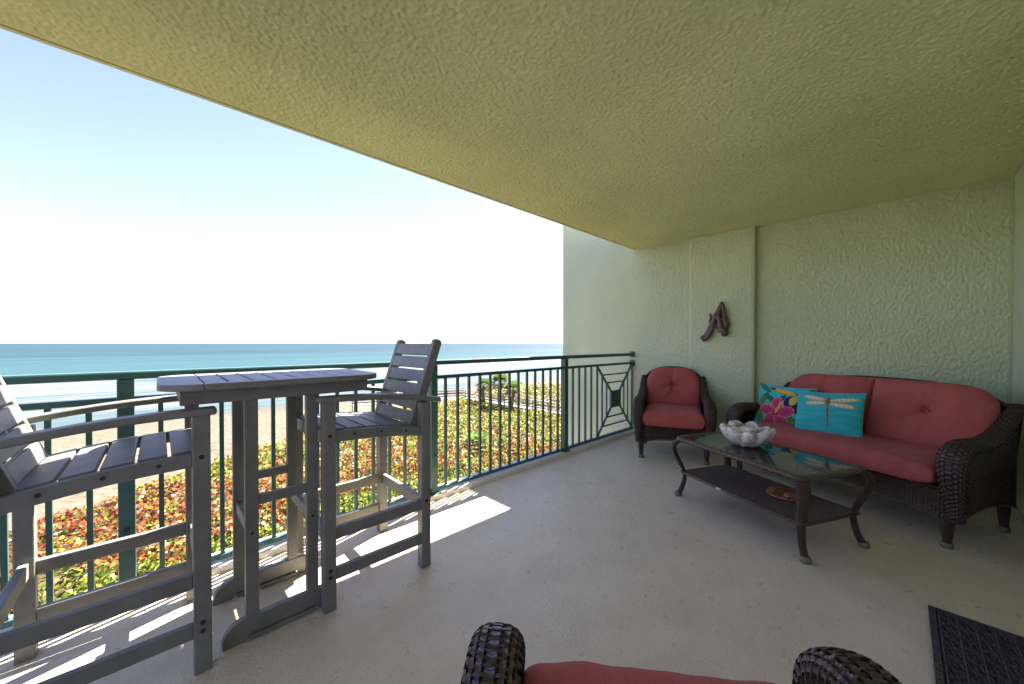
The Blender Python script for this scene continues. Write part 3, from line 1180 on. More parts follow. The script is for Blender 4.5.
def pillow(name, W, H, T, paint, nu=150, nv=110):
    me = bpy.data.meshes.new(name)
    vs, fs, cs = [], [], []
    for side in (-1, 1):
        o = len(vs)
        for j in range(nv + 1):
            for i in range(nu + 1):
                s, t = math.sin((2 * i / nu - 1) * math.pi / 2), math.sin((2 * j / nv - 1) * math.pi / 2)
                a = s * W / 2 * (1 - 0.055 * (1 - t * t))
                b = t * H / 2 * (1 - 0.075 * (1 - s * s))
                th = T / 2 * (max(0, 1 - s * s) ** 0.5) * (max(0, 1 - t * t) ** 0.5)
                th *= 1 + 0.10 * mnoise.noise(Vector((a * 9, b * 9, W * 10)))
                vs.append((a, side * th, b))
                cs.append((*paint(s, t), 1) if side < 0 else (0.03, 0.30, 0.33, 1))
        for j in range(nv):
            for i in range(nu):
                q = (o + j * (nu + 1) + i, o + j * (nu + 1) + i + 1, o + (j + 1) * (nu + 1) + i + 1, o + (j + 1) * (nu + 1) + i)
                fs.append(q if side < 0 else q[::-1])
    me.from_pydata(vs, [], fs)
    ca = me.color_attributes.new('Col', 'FLOAT_COLOR', 'POINT')
    ca.data.foreach_set('color', np.array(cs, dtype=np.float32).ravel())
    me.polygons.foreach_set('use_smooth', [True] * len(fs))
    me.materials.append(M['print'])
    o = bpy.data.objects.new(name, me)
    COL.objects.link(o)
    return o


def ell(x, y, cx, cy, rx, ry, ang=0):
    c, s_ = math.cos(R(ang)), math.sin(R(ang))
    dx, dy = x - cx, y - cy
    u, v = dx * c + dy * s_, -dx * s_ + dy * c
    return (u / rx) ** 2 + (v / ry) ** 2


def seg(x, y, x0, y0, x1, y1):
    dx, dy = x1 - x0, y1 - y0
    t = max(0, min(1, ((x - x0) * dx + (y - y0) * dy) / (dx * dx + dy * dy)))
    return math.hypot(x - x0 - t * dx, y - y0 - t * dy), t


def paint_dragonfly(s, t):
    x, y = s * 1.30, t * 0.92          # keep the picture's own proportions
    n_ = mnoise.noise(Vector((x * 1.5, y * 7, 2)))
    c = (0.03 + 0.012 * n_, 0.44 + 0.09 * n_, 0.45 + 0.09 * n_)
    for cx, cy, rx, ry, an in ((-0.50, 0.62, 0.52, 0.085, -7), (0.62, 0.58, 0.60, 0.085, 5), (-0.44, 0.40, 0.46, 0.095, 3), (0.58, 0.36, 0.52, 0.095, -6)):
        e_ = ell(x, y, cx, cy, rx, ry, an)
        if e_ < 1:
            vein = abs(math.sin(x * 19 + y * 9)) < 0.16
            c = (0.50, 0.30, 0.05) if (e_ > 0.68 or vein) else (0.72, 0.66, 0.44)
    d_, k = seg(x, y, 0.08, 0.5, 0.12, -0.62)
    if d_ < lerp(0.052, 0.026, k):
        c = (0.16, 0.10, 0.05) if int(k * 11) % 2 else (0.26, 0.17, 0.08)
    if ell(x, y, 0.07, 0.52, 0.085, 0.16) < 1:
        c = (0.16, 0.12, 0.06)
    if ell(x, y, 0.07, 0.72, 0.07, 0.06) < 1:
        c = (0.22, 0.20, 0.10)
    return c


def paint_tropic(s, t):
    x, y = s * 1.25, t
    n_ = mnoise.noise(Vector((x * 3, y * 3, 5)))
    c = (0.03, 0.48 + 0.10 * n_, 0.55 + 0.08 * n_)
    for cx, cy, rx, ry, an, col in (
            (-0.95, 0.20, 0.40, 0.16, 60, (0.05, 0.22, 0.05)), (-0.70, -0.05, 0.42, 0.13, 30, (0.16, 0.36, 0.06)),
            (-0.60, 0.28, 0.30, 0.12, -30, (0.03, 0.14, 0.08)), (-0.95, 0.80, 0.40, 0.13, -35, (0.03, 0.20, 0.10)), (-0.15, 0.20, 0.40, 0.14, 50, (0.02, 0.12, 0.14)),
            (0.30, -0.55, 0.45, 0.15, -25, (0.05, 0.24, 0.05)), (-1.0, -0.60, 0.40, 0.15, -60, (0.10, 0.30, 0.06)), (0.15, -0.90, 0.60, 0.12, 5, (0.03, 0.12, 0.09)), (1.05, 0.60, 0.35, 0.14, 75, (0.04, 0.22, 0.12)), (0.95, -0.62, 0.45, 0.15, 50, (0.06, 0.25, 0.06)),
            (0.75, -0.78, 0.40, 0.12, 12, (0.20, 0.40, 0.07)), (1.0, 0.05, 0.30, 0.12, 80, (0.05, 0.20, 0.08))):
        e_ = ell(x, y, cx, cy, rx, ry, an)
        if e_ < 1:
            c = col if e_ < 0.75 else dark(col, 0.6)
    # bird: dark body, pale throat, long yellow bill
    if ell(x, y, 0.50, 0.08, 0.46, 0.38, -35) < 1:
        c = (0.015, 0.02, 0.09)
    if ell(x, y, 0.64, 0.42, 0.26, 0.24) < 1:
        c = (0.02, 0.03, 0.12)
    if ell(x, y, 0.46, 0.26, 0.16, 0.24, -20) < 1:
        c = (0.75, 0.55, 0.10)
    if ell(x, y, -0.04, 0.68, 0.62, 0.12, -13) < 1:
        c = (0.80, 0.48, 0.03) if y > 0.60 - 0.2 * x else (0.62, 0.20, 0.03)
    if ell(x, y, -0.54, 0.79, 0.13, 0.07, -5) < 1:
        c = (0.05, 0.03, 0.02)
    if ell(x, y, 0.62, 0.51, 0.05, 0.05) < 1:
        c = (0.7, 0.7, 0.65)
    # hibiscus
    for k in range(5):
        a = 90 + 72 * k
        px, py = -0.22 + 0.42 * math.cos(R(a)), -0.44 + 0.40 * math.sin(R(a))
        e_ = ell(x, y, px, py, 0.42, 0.27, a)
        if e_ < 1:
            f = 0.75 + 0.25 * math.cos(x * 30 + y * 22)
            c = (0.62 * f, 0.03 + 0.08 * e_, 0.20 * f) if e_ < 0.8 else (0.75, 0.20, 0.36)
    if ell(x, y, -0.25, -0.42, 0.14, 0.12) < 1:
        c = (0.22, 0.01, 0.05)
    d_, k = seg(x, y, -0.25, -0.40, -0.05, 0.12)
    if d_ < 0.05:
        c = (0.80, 0.42, 0.04)
    return c


pd = pillow('throw_pillow', 0.455, 0.395, 0.13, paint_dragonfly)
pd.location = frame_at(sofa, -0.118, 0.275, 0.618)
pd.rotation_euler = (R(-20), R(-3), sofa.rotation_euler.z + R(14))
tag(pd, 'turquoise lumbar pillow printed with a single cream dragonfly, on the sofa', 'pillow', 'throw pillows on the sofa')
pt = pillow('throw_pillow', 0.44, 0.40, 0.13, paint_tropic)
pt.location = frame_at(sofa, -0.505, 0.315, 0.620)
pt.rotation_euler = (R(-20), R(2), sofa.rotation_euler.z + R(20))
tag(pt, 'multicoloured pillow printed with a pink hibiscus and a yellow-billed bird, by the left sofa arm', 'pillow', 'throw pillows on the sofa')

# ================================================================== coffee table
ct = empty('coffee_table', (2.985, 0.675, 0))
ct.rotation_euler.z = R(-115.4)
tag(ct, 'dark wicker coffee table with a dark glass top and a lower shelf', 'coffee table')
W, B = M['wicker'], M['wicker_back']
LX, LY, ZT = 0.495, 0.285, 0.470


def rrect(hx, hy, rc, n=8):
    pts = []
    for cx, cy, a0 in ((hx - rc, hy - rc, 0), (-hx + rc, hy - rc, 90), (-hx + rc, -hy + rc, 180), (hx - rc, -hy + rc, 270)):
        for k in range(n + 1):
            a = R(a0 + 90 * k / n)
            pts.append((cx + rc * math.cos(a), cy + rc * math.sin(a)))
    return pts


# wrapped rim: an oval section around the rounded rectangle, with diagonal wrapping strands
def rim_point(k, hx, hy, rc):
    return rrect(hx, hy, rc)[k]


def dense(pts, step):
    out = []
    n = len(pts)
    for i in range(n):
        a, b = Vector((*pts[i], 0)), Vector((*pts[(i + 1) % n], 0))
        k = max(1, int((b - a).length / step))
        for q in range(k):
            out.append(a.lerp(b, q / k))
    return out


rim = dense(rrect(LX - 0.026, LY - 0.026, 0.05), 0.006)
cut = MB()
n = len(rim)
NS = 16
for i in range(n):
    t = (rim[(i + 1) % n] - rim[i - 1]).normalized()
    out = Vector((t.y, -t.x, 0))
    for j in range(NS):
        a = 2 * math.pi * j / NS
        twist = math.sin(i * 0.9 + a * 2.0)
        rr = 1 + 0.05 * twist
        cut.v.append(tuple(rim[i] + out * (0.026 * math.copysign(abs(math.cos(a)) ** 0.7, math.cos(a)) * rr) + Vector((0, 0, ZT - 0.014 + 0.0145 * math.copysign(abs(math.sin(a)) ** 0.7, math.sin(a)) * (rr + 0.06 * twist)))))
for i in range(n):
    for j in range(NS):
        cut.f.append((i * NS + j, i * NS + (j + 1) % NS, ((i + 1) % n) * NS + (j + 1) % NS, ((i + 1) % n) * NS + j))
cut.build('top_rim', W, ct, smooth=True)
MB().prism(rrect(LX - 0.045, LY - 0.045, 0.035), 'z', ZT - 0.012, ZT - 0.004).build('glass_top', M['glass'], ct, bevel=0.0015)
for sx in (-1, 1):
    for sy in (-1, 1):
        pth = catmull([(sx * (LX - 0.045), sy * (LY - 0.035), ZT - 0.022), (sx * (LX - 0.012), sy * (LY - 0.006), 0.405), (sx * (LX - 0.016), sy * (LY - 0.012), 0.34), (sx * (LX - 0.050), sy * (LY - 0.052), 0.235), (sx * (LX - 0.062), sy * (LY - 0.064), 0.165), (sx * (LX - 0.050), sy * (LY - 0.056), 0.085), (sx * (LX - 0.020), sy * (LY - 0.040), 0.0)], 25)
        rad = [interp(k / 24, [(0, 0.036), (0.2, 0.033), (0.5, 0.025), (0.7, 0.021), (0.9, 0.019), (1, 0.021)]) for k in range(25)]
        # wrapped look: slight rings
        pth2, rad2 = [], []
        for k in range(97):
            i = min(k // 4, 23)
            f = k / 4 - i
            pth2.append(pth[i].lerp(pth[i + 1], f))
            rad2.append(lerp(rad[i], rad[i + 1], f) * (1 + 0.05 * (k % 2)))
        lgm = MB()
        tan_ = Vector((-sy, sx, 0)).normalized()
        kN = len(pth2)
        for k in range(kN):
            tg_ = (pth2[min(k + 1, kN - 1)] - pth2[max(k - 1, 0)]).normalized()
            nn_ = tg_.cross(tan_).normalized()
            fl = interp(k / (kN - 1), [(0, 0.50), (0.5, 0.58), (0.8, 0.85), (1, 1.0)])
            for q in range(14):
                a = 2 * math.pi * q / 14
                lgm.v.append(tuple(pth2[k] + tan_ * (rad2[k] * math.cos(a)) + nn_ * (rad2[k] * fl * math.sin(a))))
        for k in range(kN - 1):
            for q in range(14):
                lgm.f.append((k * 14 + q, k * 14 + (q + 1) % 14, (k + 1) * 14 + (q + 1) % 14, (k + 1) * 14 + q))
        lgm.f.append(tuple(range(14)))
        lgm.f.append(tuple((kN - 1) * 14 + q for q in range(14)))
        lg = lgm.build('leg', M['wrap'], ct, smooth=True)
        e = pth[-1]
        MB().lathe([(0.0, 0.0), (0.026, 0.0), (0.027, 0.018), (0.023, 0.030), (0.0, 0.030)], 14, (e.x, e.y, 0)).build('foot_cap', M['cap'], lg, smooth=True)
sh = MB().weave(lambda u, v: (lerp(-0.45, 0.45, u), lerp(-0.232, 0.232, v), 0.198), 90, 34, 0.72, 0.6, 0.0024, 0.0025).build('shelf', M['wicker_shelf'], ct)
MB().box(-0.45, 0.45, -0.232, 0.232, 0.181, 0.192).build('shelf_board', B, sh)
MB().tube([(*p, 0.192) for p in rrect(0.452, 0.236, 0.01, 2)], 0.011, 8, closed=True).build('shelf_rim', W, sh, smooth=True)
tg = MB().box(-0.018, 0.018, -0.0012, 0.0012, -0.006, 0.006).build('label_tag', M['tag'], ct)
tg.location = (-0.095, -0.2485, 0.193)


# bowl of shells
def fluted(prof, flutes, depth, n=96, wob=0.0):
    m = MB()

    def mod(r, z, a, i):
        f = abs(math.cos(a * flutes / 2)) ** 0.7
        k = min(1, max(0, (r - 0.05) / 0.10))
        rr = r * (1 + depth * k * (f - 0.45)) * (1 + 0.04 * k * math.sin(a * 2 + 1))
        zz = z + k * 0.046 * (f - 0.5) + wob * k * math.sin(a * 3 + 0.7)
        return rr, zz
    m.lathe(prof, n, (0, 0, 0), mod)
    return m


bowl = empty('clam_shell_bowl', frame_at(ct, -0.115, 0.035, ZT - 0.004))
tag(bowl, 'grey and white fluted clam-shell bowl on the glass coffee table', 'bowl')
outer = [(0.0, 0.002), (0.055, 0.0), (0.090, 0.010), (0.122, 0.036), (0.140, 0.070), (0.146, 0.102), (0.140, 0.122), (0.133, 0.122), (0.132, 0.104), (0.120, 0.072), (0.098, 0.045), (0.070, 0.028), (0.0, 0.022)]
fluted(outer, 9, 0.46, 162, 0.010).build('bowl_body', M['shell'], bowl, smooth=True)
base = Vector(frame_at(ct, -0.115, 0.035, ZT))


def spiral_shell(L, rmax, mat):
    m = MB()
    pts, rad = [], []
    for k in range(60):
        t = k / 59
        a = t * 5.5 * 2 * math.pi
        r_ = rmax * 0.55 * (1 - t) ** 1.1
        pts.append((r_ * math.cos(a), r_ * math.sin(a), L * t))
        rad.append(rmax * 0.55 * (1 - t) ** 1.05 + 0.0015)
    m.tube(pts, rad, 10)
    return m


def scallop(rad, mat):
    m = MB()

    def fn(side):
        def g(u, v):
            a = lerp(-1.15, 1.15, u)
            r_ = rad * (0.08 + 0.92 * v) * (1 - 0.08 * abs(math.cos(a * 14)) * v)
            h = 0.24 * rad * math.sin(math.pi * min(1, v * 0.85 + 0.1)) * math.cos(a * 0.9) + 0.055 * rad * math.cos(a * 22) * v
            return (r_ * math.sin(a), r_ * math.cos(a) - rad * 0.5, h * side if side > 0 else h * 0.85)
        return g
    m.grid(fn(1), 48, 12)
    m.grid(fn(-1), 48, 12)
    return m


shells = [
    ('spiral', 'shell_cream', (-0.075, 0.045, 0.085), (70, 20, 40), 0.115, 'cream spiral shell lying at the back left of the shell bowl'),
    ('spiral', 'shell_brown', (0.035, 0.055, 0.095), (75, -30, 160), 0.105, 'brown spiral shell lying at the back of the shell bowl'),
    ('scallop', 'shell_cream', (-0.020, -0.060, 0.098), (35, 10, 20), 0.058, 'cream fan shell at the front of the shell bowl'),
    ('scallop', 'shell', (0.065, -0.030, 0.100), (-30, 25, 80), 0.060, 'white fan shell at the right of the shell bowl'),
    ('spiral', 'shell', (-0.050, 0.000, 0.100), (55, 35, -60), 0.100, 'grey white spiral shell in the middle of the shell bowl'),
    ('scallop', 'shell_brown', (0.000, 0.020, 0.108), (15, -35, 200), 0.052, 'brown fan shell heaped in the middle of the shell bowl'),
]
for kind, mt, loc, rot, size, lab in shells:
    o = (spiral_shell(size, size * 0.42, mt) if kind == 'spiral' else scallop(size, mt)).build('sea_shell', M[mt], None, smooth=True)
    o.location = base + Vector(loc)
    o.rotation_euler = tuple(R(a) for a in rot)
    tag(o, lab, 'shell', 'shells heaped in the bowl')
# upright pale coral stub
cs = MB().lathe([(0.0, 0.0), (0.022, 0.0), (0.020, 0.03), (0.024, 0.055), (0.019, 0.066), (0.012, 0.060), (0.0, 0.058)], 16, (0, 0, 0), lambda r, z, a, i: (r * (1 + 0.10 * math.sin(3 * a + i)), z)).build('coral_piece', M['shell_cream'], None, smooth=True)
cs.location = base + Vector((-0.035, 0.085, 0.098))
cs.rotation_euler = (R(8), R(-6), 0)
tag(cs, 'short upright cream coral stub rising from the back of the shell bowl', 'coral')

# copper dish on the shelf
dish = empty('copper_dish', frame_at(ct, 0.170, 0.045, 0.2015))
tag(dish, 'round copper dish with embossed leaves on the coffee table shelf', 'dish')
MB().lathe([(0.0, 0.0), (0.10, 0.0), (0.135, 0.012), (0.150, 0.022), (0.154, 0.022), (0.153, 0.017), (0.137, 0.005), (0.10, -0.003), (0.0, -0.003)], 48, (0, 0, 0.004)).build('plate', M['copper'], dish, smooth=True)
lf = MB()
for k in range(8):
    a = 2 * math.pi * k / 8
    c = Vector((0.075 * math.cos(a), 0.075 * math.sin(a), 0.012))
    d = Vector((math.cos(a + 0.5), math.sin(a + 0.5), 0))
    s_ = Vector((-d.y, d.x, 0))
    lf.add([c - d * 0.045, c + s_ * 0.018, c + d * 0.045, c - s_ * 0.018, c + Vector((0, 0, 0.014))], [(0, 1, 4), (1, 2, 4), (2, 3, 4), (3, 0, 4)])
lf.lathe([(0.0, 0.030), (0.016, 0.026), (0.026, 0.014), (0.030, 0.004)], 20, (0, 0, 0.002))
lf.build('embossed_leaves', M['copper'], dish)
dish.scale = (0.74, 0.74, 0.9)

# ================================================================== wall carving and doormat
wd = empty('wall_carving', (XW, 1.44, 1.45))
wd.scale = (1.0, 0.9, 1.0)
tag(wd, 'dark knotted driftwood carving hanging on the green pilaster', 'wall ornament')


def branch(pts, rad, name):
    p = catmull(pts, 30)
    q = []
    for k, v in enumerate(p):
        nz = Vector((mnoise.noise(v * 22), mnoise.noise(v * 22 + Vector((9, 0, 0))), mnoise.noise(v * 22 + Vector((0, 9, 0))))) * 0.006
        q.append(v + nz)
    rr = [interp(k / 29, rad) * (1 + 0.14 * mnoise.noise(p[k] * 40)) for k in range(30)]
    return MB().tube(q, rr, 10).build(name, M['wood'], wd, smooth=True)


# local y: + is towards the railing (left in the picture), z up, x: wall at 0, room is -x
branch([(-0.030, -0.065, 0.215), (-0.045, -0.020, 0.11), (-0.045, 0.035, -0.01), (-0.040, 0.100, -0.125), (-0.050, 0.160, -0.205)], [(0, 0.018), (0.4, 0.033), (0.8, 0.032), (1, 0.034)], 'long_branch')
branch([(-0.050, 0.150, -0.212), (-0.060, 0.090, -0.165), (-0.062, 0.040, -0.080), (-0.050, 0.015, 0.0)], [(0, 0.026), (0.5, 0.022), (1, 0.014)], 'inner_branch')
branch([(-0.030, -0.062, 0.205), (-0.045, -0.088, 0.10), (-0.045, -0.098, 0.02), (-0.040, -0.115, -0.04), (-0.040, -0.090, -0.10)], [(0, 0.016), (0.5, 0.030), (0.8, 0.036), (1, 0.024)], 'curved_branch')
branch([(-0.035, 0.030, 0.03), (-0.055, -0.030, 0.045), (-0.055, -0.070, 0.02), (-0.045, -0.095, -0.03)], [(0, 0.020), (0.5, 0.026), (1, 0.020)], 'cross_branch')
branch([(-0.030, -0.020, -0.055), (-0.050, -0.060, -0.080), (-0.055, -0.100, -0.125), (-0.040, -0.085, -0.16)], [(0, 0.028), (0.4, 0.040), (0.8, 0.040), (1, 0.026)], 'knot')
branch([(-0.035, -0.050, 0.16), (-0.062, -0.035, 0.06), (-0.058, -0.052, -0.03), (-0.050, -0.060, -0.12)], [(0, 0.020), (0.5, 0.034), (1, 0.036)], 'middle_branch')
branch([(-0.030, 0.075, 0.09), (-0.045, 0.060, 0.05), (-0.045, 0.070, 0.0), (-0.035, 0.060, -0.03)], [(0, 0.012), (0.5, 0.018), (1, 0.010)], 'side_stub')

dm = empty('doormat', (2.53, -0.094, 0))
tag(dm, 'dark ribbed woven doormat lying on the floor by the right edge', 'doormat')
mw, md = 0.92, 0.46
MB().box(-mw, 0, -md, 0, 0.001, 0.006).build('mat_base', M['rug'], dm)
b = MB()
for x0, x1, y0, y1 in ((-mw, 0, -0.022, 0), (-mw, 0, -md, -md + 0.022), (-0.022, 0, -md + 0.0225, -0.0225), (-mw, -mw + 0.022, -md + 0.0225, -0.0225)):
    b.box(x0, x1, y0, y1, 0.0065, 0.012)
b.build('border', M['rug'], dm, bevel=0.002)
rb_ = MB()
rl_ = MB()
nx_, ny_ = 24, 8
for i in range(nx_):
    for j in range(ny_):
        x0 = -mw + 0.030 + i * (mw - 0.060) / nx_
        y0 = -md + 0.030 + j * (md - 0.060) / ny_
        dx, dy = (mw - 0.060) / nx_, (md - 0.060) / ny_
        for q in range(3):
            # slanting cords inside each cell
            f = (q + 0.5) / 3
            if (i + j) % 2:
                rb_.bar((x0 + dx * f - 0.006, y0 + 0.003, 0.009), (x0 + dx * f + 0.006, y0 + dy - 0.004, 0.010), 0.007, 0.010)
            else:
                rb_.bar((x0 + 0.003, y0 + dy * f - 0.004, 0.009), (x0 + dx - 0.004, y0 + dy * f + 0.004, 0.010), 0.007, 0.010)
for j in range(ny_ + 1):
    y0 = -md + 0.030 + j * (md - 0.060) / ny_
    rl_.box(-mw + 0.026, -0.026, y0 - 0.0030, y0 + 0.0030, 0.0065, 0.017)
rb_.build('ribs', M['rug'], dm)
rl_.build('ridge_lines', M['rug_line'], dm, bevel=0.001)

# ================================================================== outside: beach, sea
ZG = -6.7                                     # dune ground level


def ground_z(x, y):
    z = ZG
    if y > 38:
        z -= (min(y, 66) - 38) / 28 * 1.55
    if y > 66:
        z -= 0.02 * (y - 66)
    z += 0.16 * mnoise.noise(Vector((x * 0.09, y * 0.09, 1.0))) if y < 60 else 0
    return z


gm = MB()
gx = np.concatenate([np.linspace(-900, -60, 8), np.linspace(-55, 120, 90), np.linspace(140, 2000, 14)])
gy = np.concatenate([np.array([-400, -60, -8]), np.linspace(-2, 90, 70), np.array([110])])
nxg, nyg = len(gx), len(gy)
gv = [(x, y, ground_z(x, y)) for y in gy for x in gx]
gm.add(gv, [(j * nxg + i, j * nxg + i + 1, (j + 1) * nxg + i + 1, (j + 1) * nxg + i) for j in range(nyg - 1) for i in range(nxg - 1)])
tag(gm.build('beach', M['sand'], smooth=True), kind='structure')
sm_ = MB()
sx_ = np.array([-60000, -6000, -1500, -400, -100, 0, 100, 300, 800, 2500, 9000, 70000.])
sy_ = np.array([61, 70, 90, 120, 160, 220, 320, 500, 900, 2000, 6000, 20000, 60000.])
sv = [(x, y, -8.16) for y in sy_ for x in sx_]
a_, b_ = len(sx_), len(sy_)
sm_.add(sv, [(j * a_ + i, j * a_ + i + 1, (j + 1) * a_ + i + 1, (j + 1) * a_ + i) for j in range(b_ - 1) for i in range(a_ - 1)])
tag(sm_.build('sea', M['sea']), kind='structure')

# ------------------------------------------------------------------ boardwalk
bw = empty('boardwalk', (28, 30, ZG))
tag(bw, 'weathered grey wooden boardwalk with post and rail sides crossing the dune plants to the beach', 'boardwalk')
path_ = [Vector((29.5, 8, 0)), Vector((28.8, 22, 0)), Vector((28.2, 38.5, 0)), Vector((24.0, 40.5, 0)), Vector((16.0, 43.5, -0.25))]
deck = MB()
postm, railm = MB(), MB()
HW = 0.9
for i in range(len(path_) - 1):
    a, c = path_[i], path_[i + 1]
    d = (c - a)
    L = d.length
    d.normalize()
    s_ = Vector((d.y, -d.x, 0)).normalized()
    o_ = Vector((28, 30, 0))
    k = 0.0
    while k < L:
        q = a + d * k - o_ + Vector((0, 0, 1.05))
        deck.bar(q - s_ * HW, q + s_ * HW, 0.13, 0.04)
        k += 0.15
    nP = int(L / 1.9)
    for side in (-1, 1):
        for q in range(nP + 1):
            p = a + d * (L * q / nP) + s_ * (HW * side) - o_
            pp = MB().bar((p.x, p.y, p.z - 0.1), (p.x, p.y, p.z + 2.10), 0.10, 0.10, (d.x, d.y, 0))
            pp.build('post', M['board'], bw)
        for zz, hh_ in ((2.08, 0.10), (1.72, 0.12), (1.36, 0.12)):
            A_ = a + s_ * (HW * side) - o_ + Vector((0, 0, zz))
            C_ = c + s_ * (HW * side) - o_ + Vector((0, 0, zz))
            MB().bar(A_, C_, 0.14 if zz > 2 else 0.05, 0.05 if zz > 2 else hh_).build('rail', M['board'], bw)
deck.build('deck', M['board'], bw)


# ------------------------------------------------------------------ sea grape thicket
def bound(x):
    return float(np.interp(x, [-40, -9, -3.2, 4.5, 13, 20, 25, 27, 30, 45, 90], [14, 21, 26.5, 32.0, 36.0, 38.6, 38.8, 39, 42, 48, 54]))


def mound(x, y):
    d = math.hypot(x, y)
    h = 0.75 + 0.5 * mnoise.noise(Vector((x * 0.22, y * 0.22, 3))) + 0.28 * mnoise.noise(Vector((x * 0.7, y * 0.7, 8)))
    h += 0.55 * max(0.0, min(1.0, (x - 0.35 * y) / 6))
    e = bound(x) + 1.6 * mnoise.noise(Vector((x * 0.35, y * 0.35, 5))) - y
    h *= max(0.0, min(1.0, e / 2.5))
    # keep the boardwalk clear
    for i in range(len(path_) - 1):
        a, c = path_[i], path_[i + 1]
        dd, _ = seg(x, y, a.x, a.y, c.x, c.y)
        if dd < 1.6:
            h *= max(0.25, (dd - 0.6))
    return h


verts, faces_n, cols = [], [], []
N = 130000
cnt = 0
lv = np.zeros((N * 7, 3), dtype=np.float32)
lc = np.zeros((N * 7, 4), dtype=np.float32)
REDS = [(0.88, 0.20, 0.06), (0.92, 0.36, 0.07), (0.82, 0.12, 0.06), (0.95, 0.50, 0.10), (0.84, 0.26, 0.10), (0.66, 0.20, 0.12)]
YELS = [(0.78, 0.74, 0.06), (0.66, 0.74, 0.06), (0.86, 0.66, 0.08), (0.54, 0.68, 0.06), (0.90, 0.56, 0.07)]
GRNS = [(0.28, 0.50, 0.04), (0.42, 0.60, 0.05), (0.18, 0.36, 0.04), (0.52, 0.64, 0.06), (0.60, 0.66, 0.10)]
BRNS = [(0.36, 0.24, 0.17), (0.46, 0.34, 0.27), (0.28, 0.18, 0.13)]
while cnt < N:
    # polar sampling: denser close by
    D = 9.0 * (62 / 9.0) ** (random.random() ** 0.85)
    ang = R(random.uniform(20, 104))
    x, y = D * math.cos(ang), D * math.sin(ang)
    if y < 4.2:
        continue
    h = mound(x, y)
    if h < 0.08:
        continue
    nz = mnoise.noise(Vector((x * 0.16, y * 0.16, 20)))
    nz2 = mnoise.noise(Vector((x * 0.6, y * 0.6, 33)))
    # clumps and gaps
    if nz2 < -0.27 and random.random() < 0.7:
        continue
    depth = random.random() ** 1.8
    z = ground_z(x, y) + h * (1 - 0.75 * depth) + random.uniform(-0.05, 0.12)
    q = D + 6.0 * nz + 2.0 * nz2
    rr = random.random() + 0.45 * mnoise.noise(Vector((x * 0.9, y * 0.9, 50)))
    if q < 18.5:
        pal = GRNS if rr < 0.84 else YELS
    elif q < 27.5:
        east = min(1.0, max(0.0, (x / y - 0.15) / 0.6))
        pal = REDS if rr < 0.60 - 0.24 * east else (YELS if rr < 0.76 - 0.06 * east else (GRNS if rr < 0.96 else BRNS))
    else:
        pal = YELS if rr < 0.54 else (GRNS if rr < 0.92 else REDS)
    col = random.choice(pal)
    f = random.uniform(0.22, 0.46)
    r_ = random.uniform(0.038, 0.072) * (1 + D / 60)
    nrm = Vector((random.gauss(0, 0.75), random.gauss(0, 0.75) - 0.25, 0.9)).normalized()
    t1 = nrm.orthogonal().normalized()
    t2 = nrm.cross(t1)
    a0 = random.uniform(0, 6.28)
    asp = 0.85 if q > 18.5 else 0.72
    c0 = Vector((x, y, z))
    for k in range(7):
        a = a0 + 2 * math.pi * k / 7
        p = c0 + t1 * (r_ * math.cos(a)) + t2 * (r_ * asp * math.sin(a)) + nrm * (0.22 * r_ * abs(math.cos(a)))
        lv[cnt * 7 + k] = p
        lc[cnt * 7 + k] = (col[0] * f, col[1] * f, col[2] * f, 1)
    cnt += 1
me = bpy.data.meshes.new('sea_grape_thicket')
me.vertices.add(N * 7)
me.vertices.foreach_set('co', lv.ravel())
me.loops.add(N * 7)
me.loops.foreach_set('vertex_index', np.arange(N * 7, dtype=np.int32))
me.polygons.add(N)
me.polygons.foreach_set('loop_start', np.arange(0, N * 7, 7, dtype=np.int32))
me.update(calc_edges=True)
me.validate()
ca = me.color_attributes.new('Col', 'FLOAT_COLOR', 'POINT')
ca.data.foreach_set('color', lc.ravel())
me.materials.append(M['leaf'])
th = bpy.data.objects.new('sea_grape_thicket', me)
COL.objects.link(th)
tag(th, 'low dune thicket of red, orange and yellow-green round sea grape leaves below the railing', 'shrubs', kind='stuff')
stm = MB()
for k in range(1500):
    D = 6.0 * (45 / 6.0) ** random.random()
    ang = R(random.uniform(25, 102))
    x, y = D * math.cos(ang), D * math.sin(ang)
    if y < 5:
        continue
    h = mound(x, y)
    if h < 0.3:
        continue
    g = ground_z(x, y)
    dx, dy = random.gauss(0, 0.35), random.gauss(0, 0.35)
    stm.tube([(x, y, g - 0.05), (x + dx * 0.4, y + dy * 0.4, g + h * 0.5), (x + dx, y + dy, g + h * random.uniform(0.85, 1.2))], [0.016 + D * 0.0004, 0.012 + D * 0.0003, 0.006], 4, cap=False)
st_o = stm.build('bare_stems', M['stem'], th)
st_o['kind'] = 'stuff'
lit = MB()
gx2, gy2 = np.linspace(-14, 80, 130), np.linspace(1, 54, 90)
ii = {}
for j, y in enumerate(gy2):
    for i, x in enumerate(gx2):
        h = mound(x, y)
        ii[(i, j)] = (len(lit.v), h)
        lit.v.append((x, y, ground_z(x, y) + (0.22 * h if h > 0.1 else -0.25)))
for j in range(len(gy2) - 1):
    for i in range(len(gx2) - 1):
        q = [ii[(i, j)], ii[(i + 1, j)], ii[(i + 1, j + 1)], ii[(i, j + 1)]]
        if max(p[1] for p in q) > 0.1:
            lit.f.append(tuple(p[0] for p in q))
lo = lit.build('leaf_litter', M['litter'], th, smooth=True)
lo['kind'] = 'stuff'


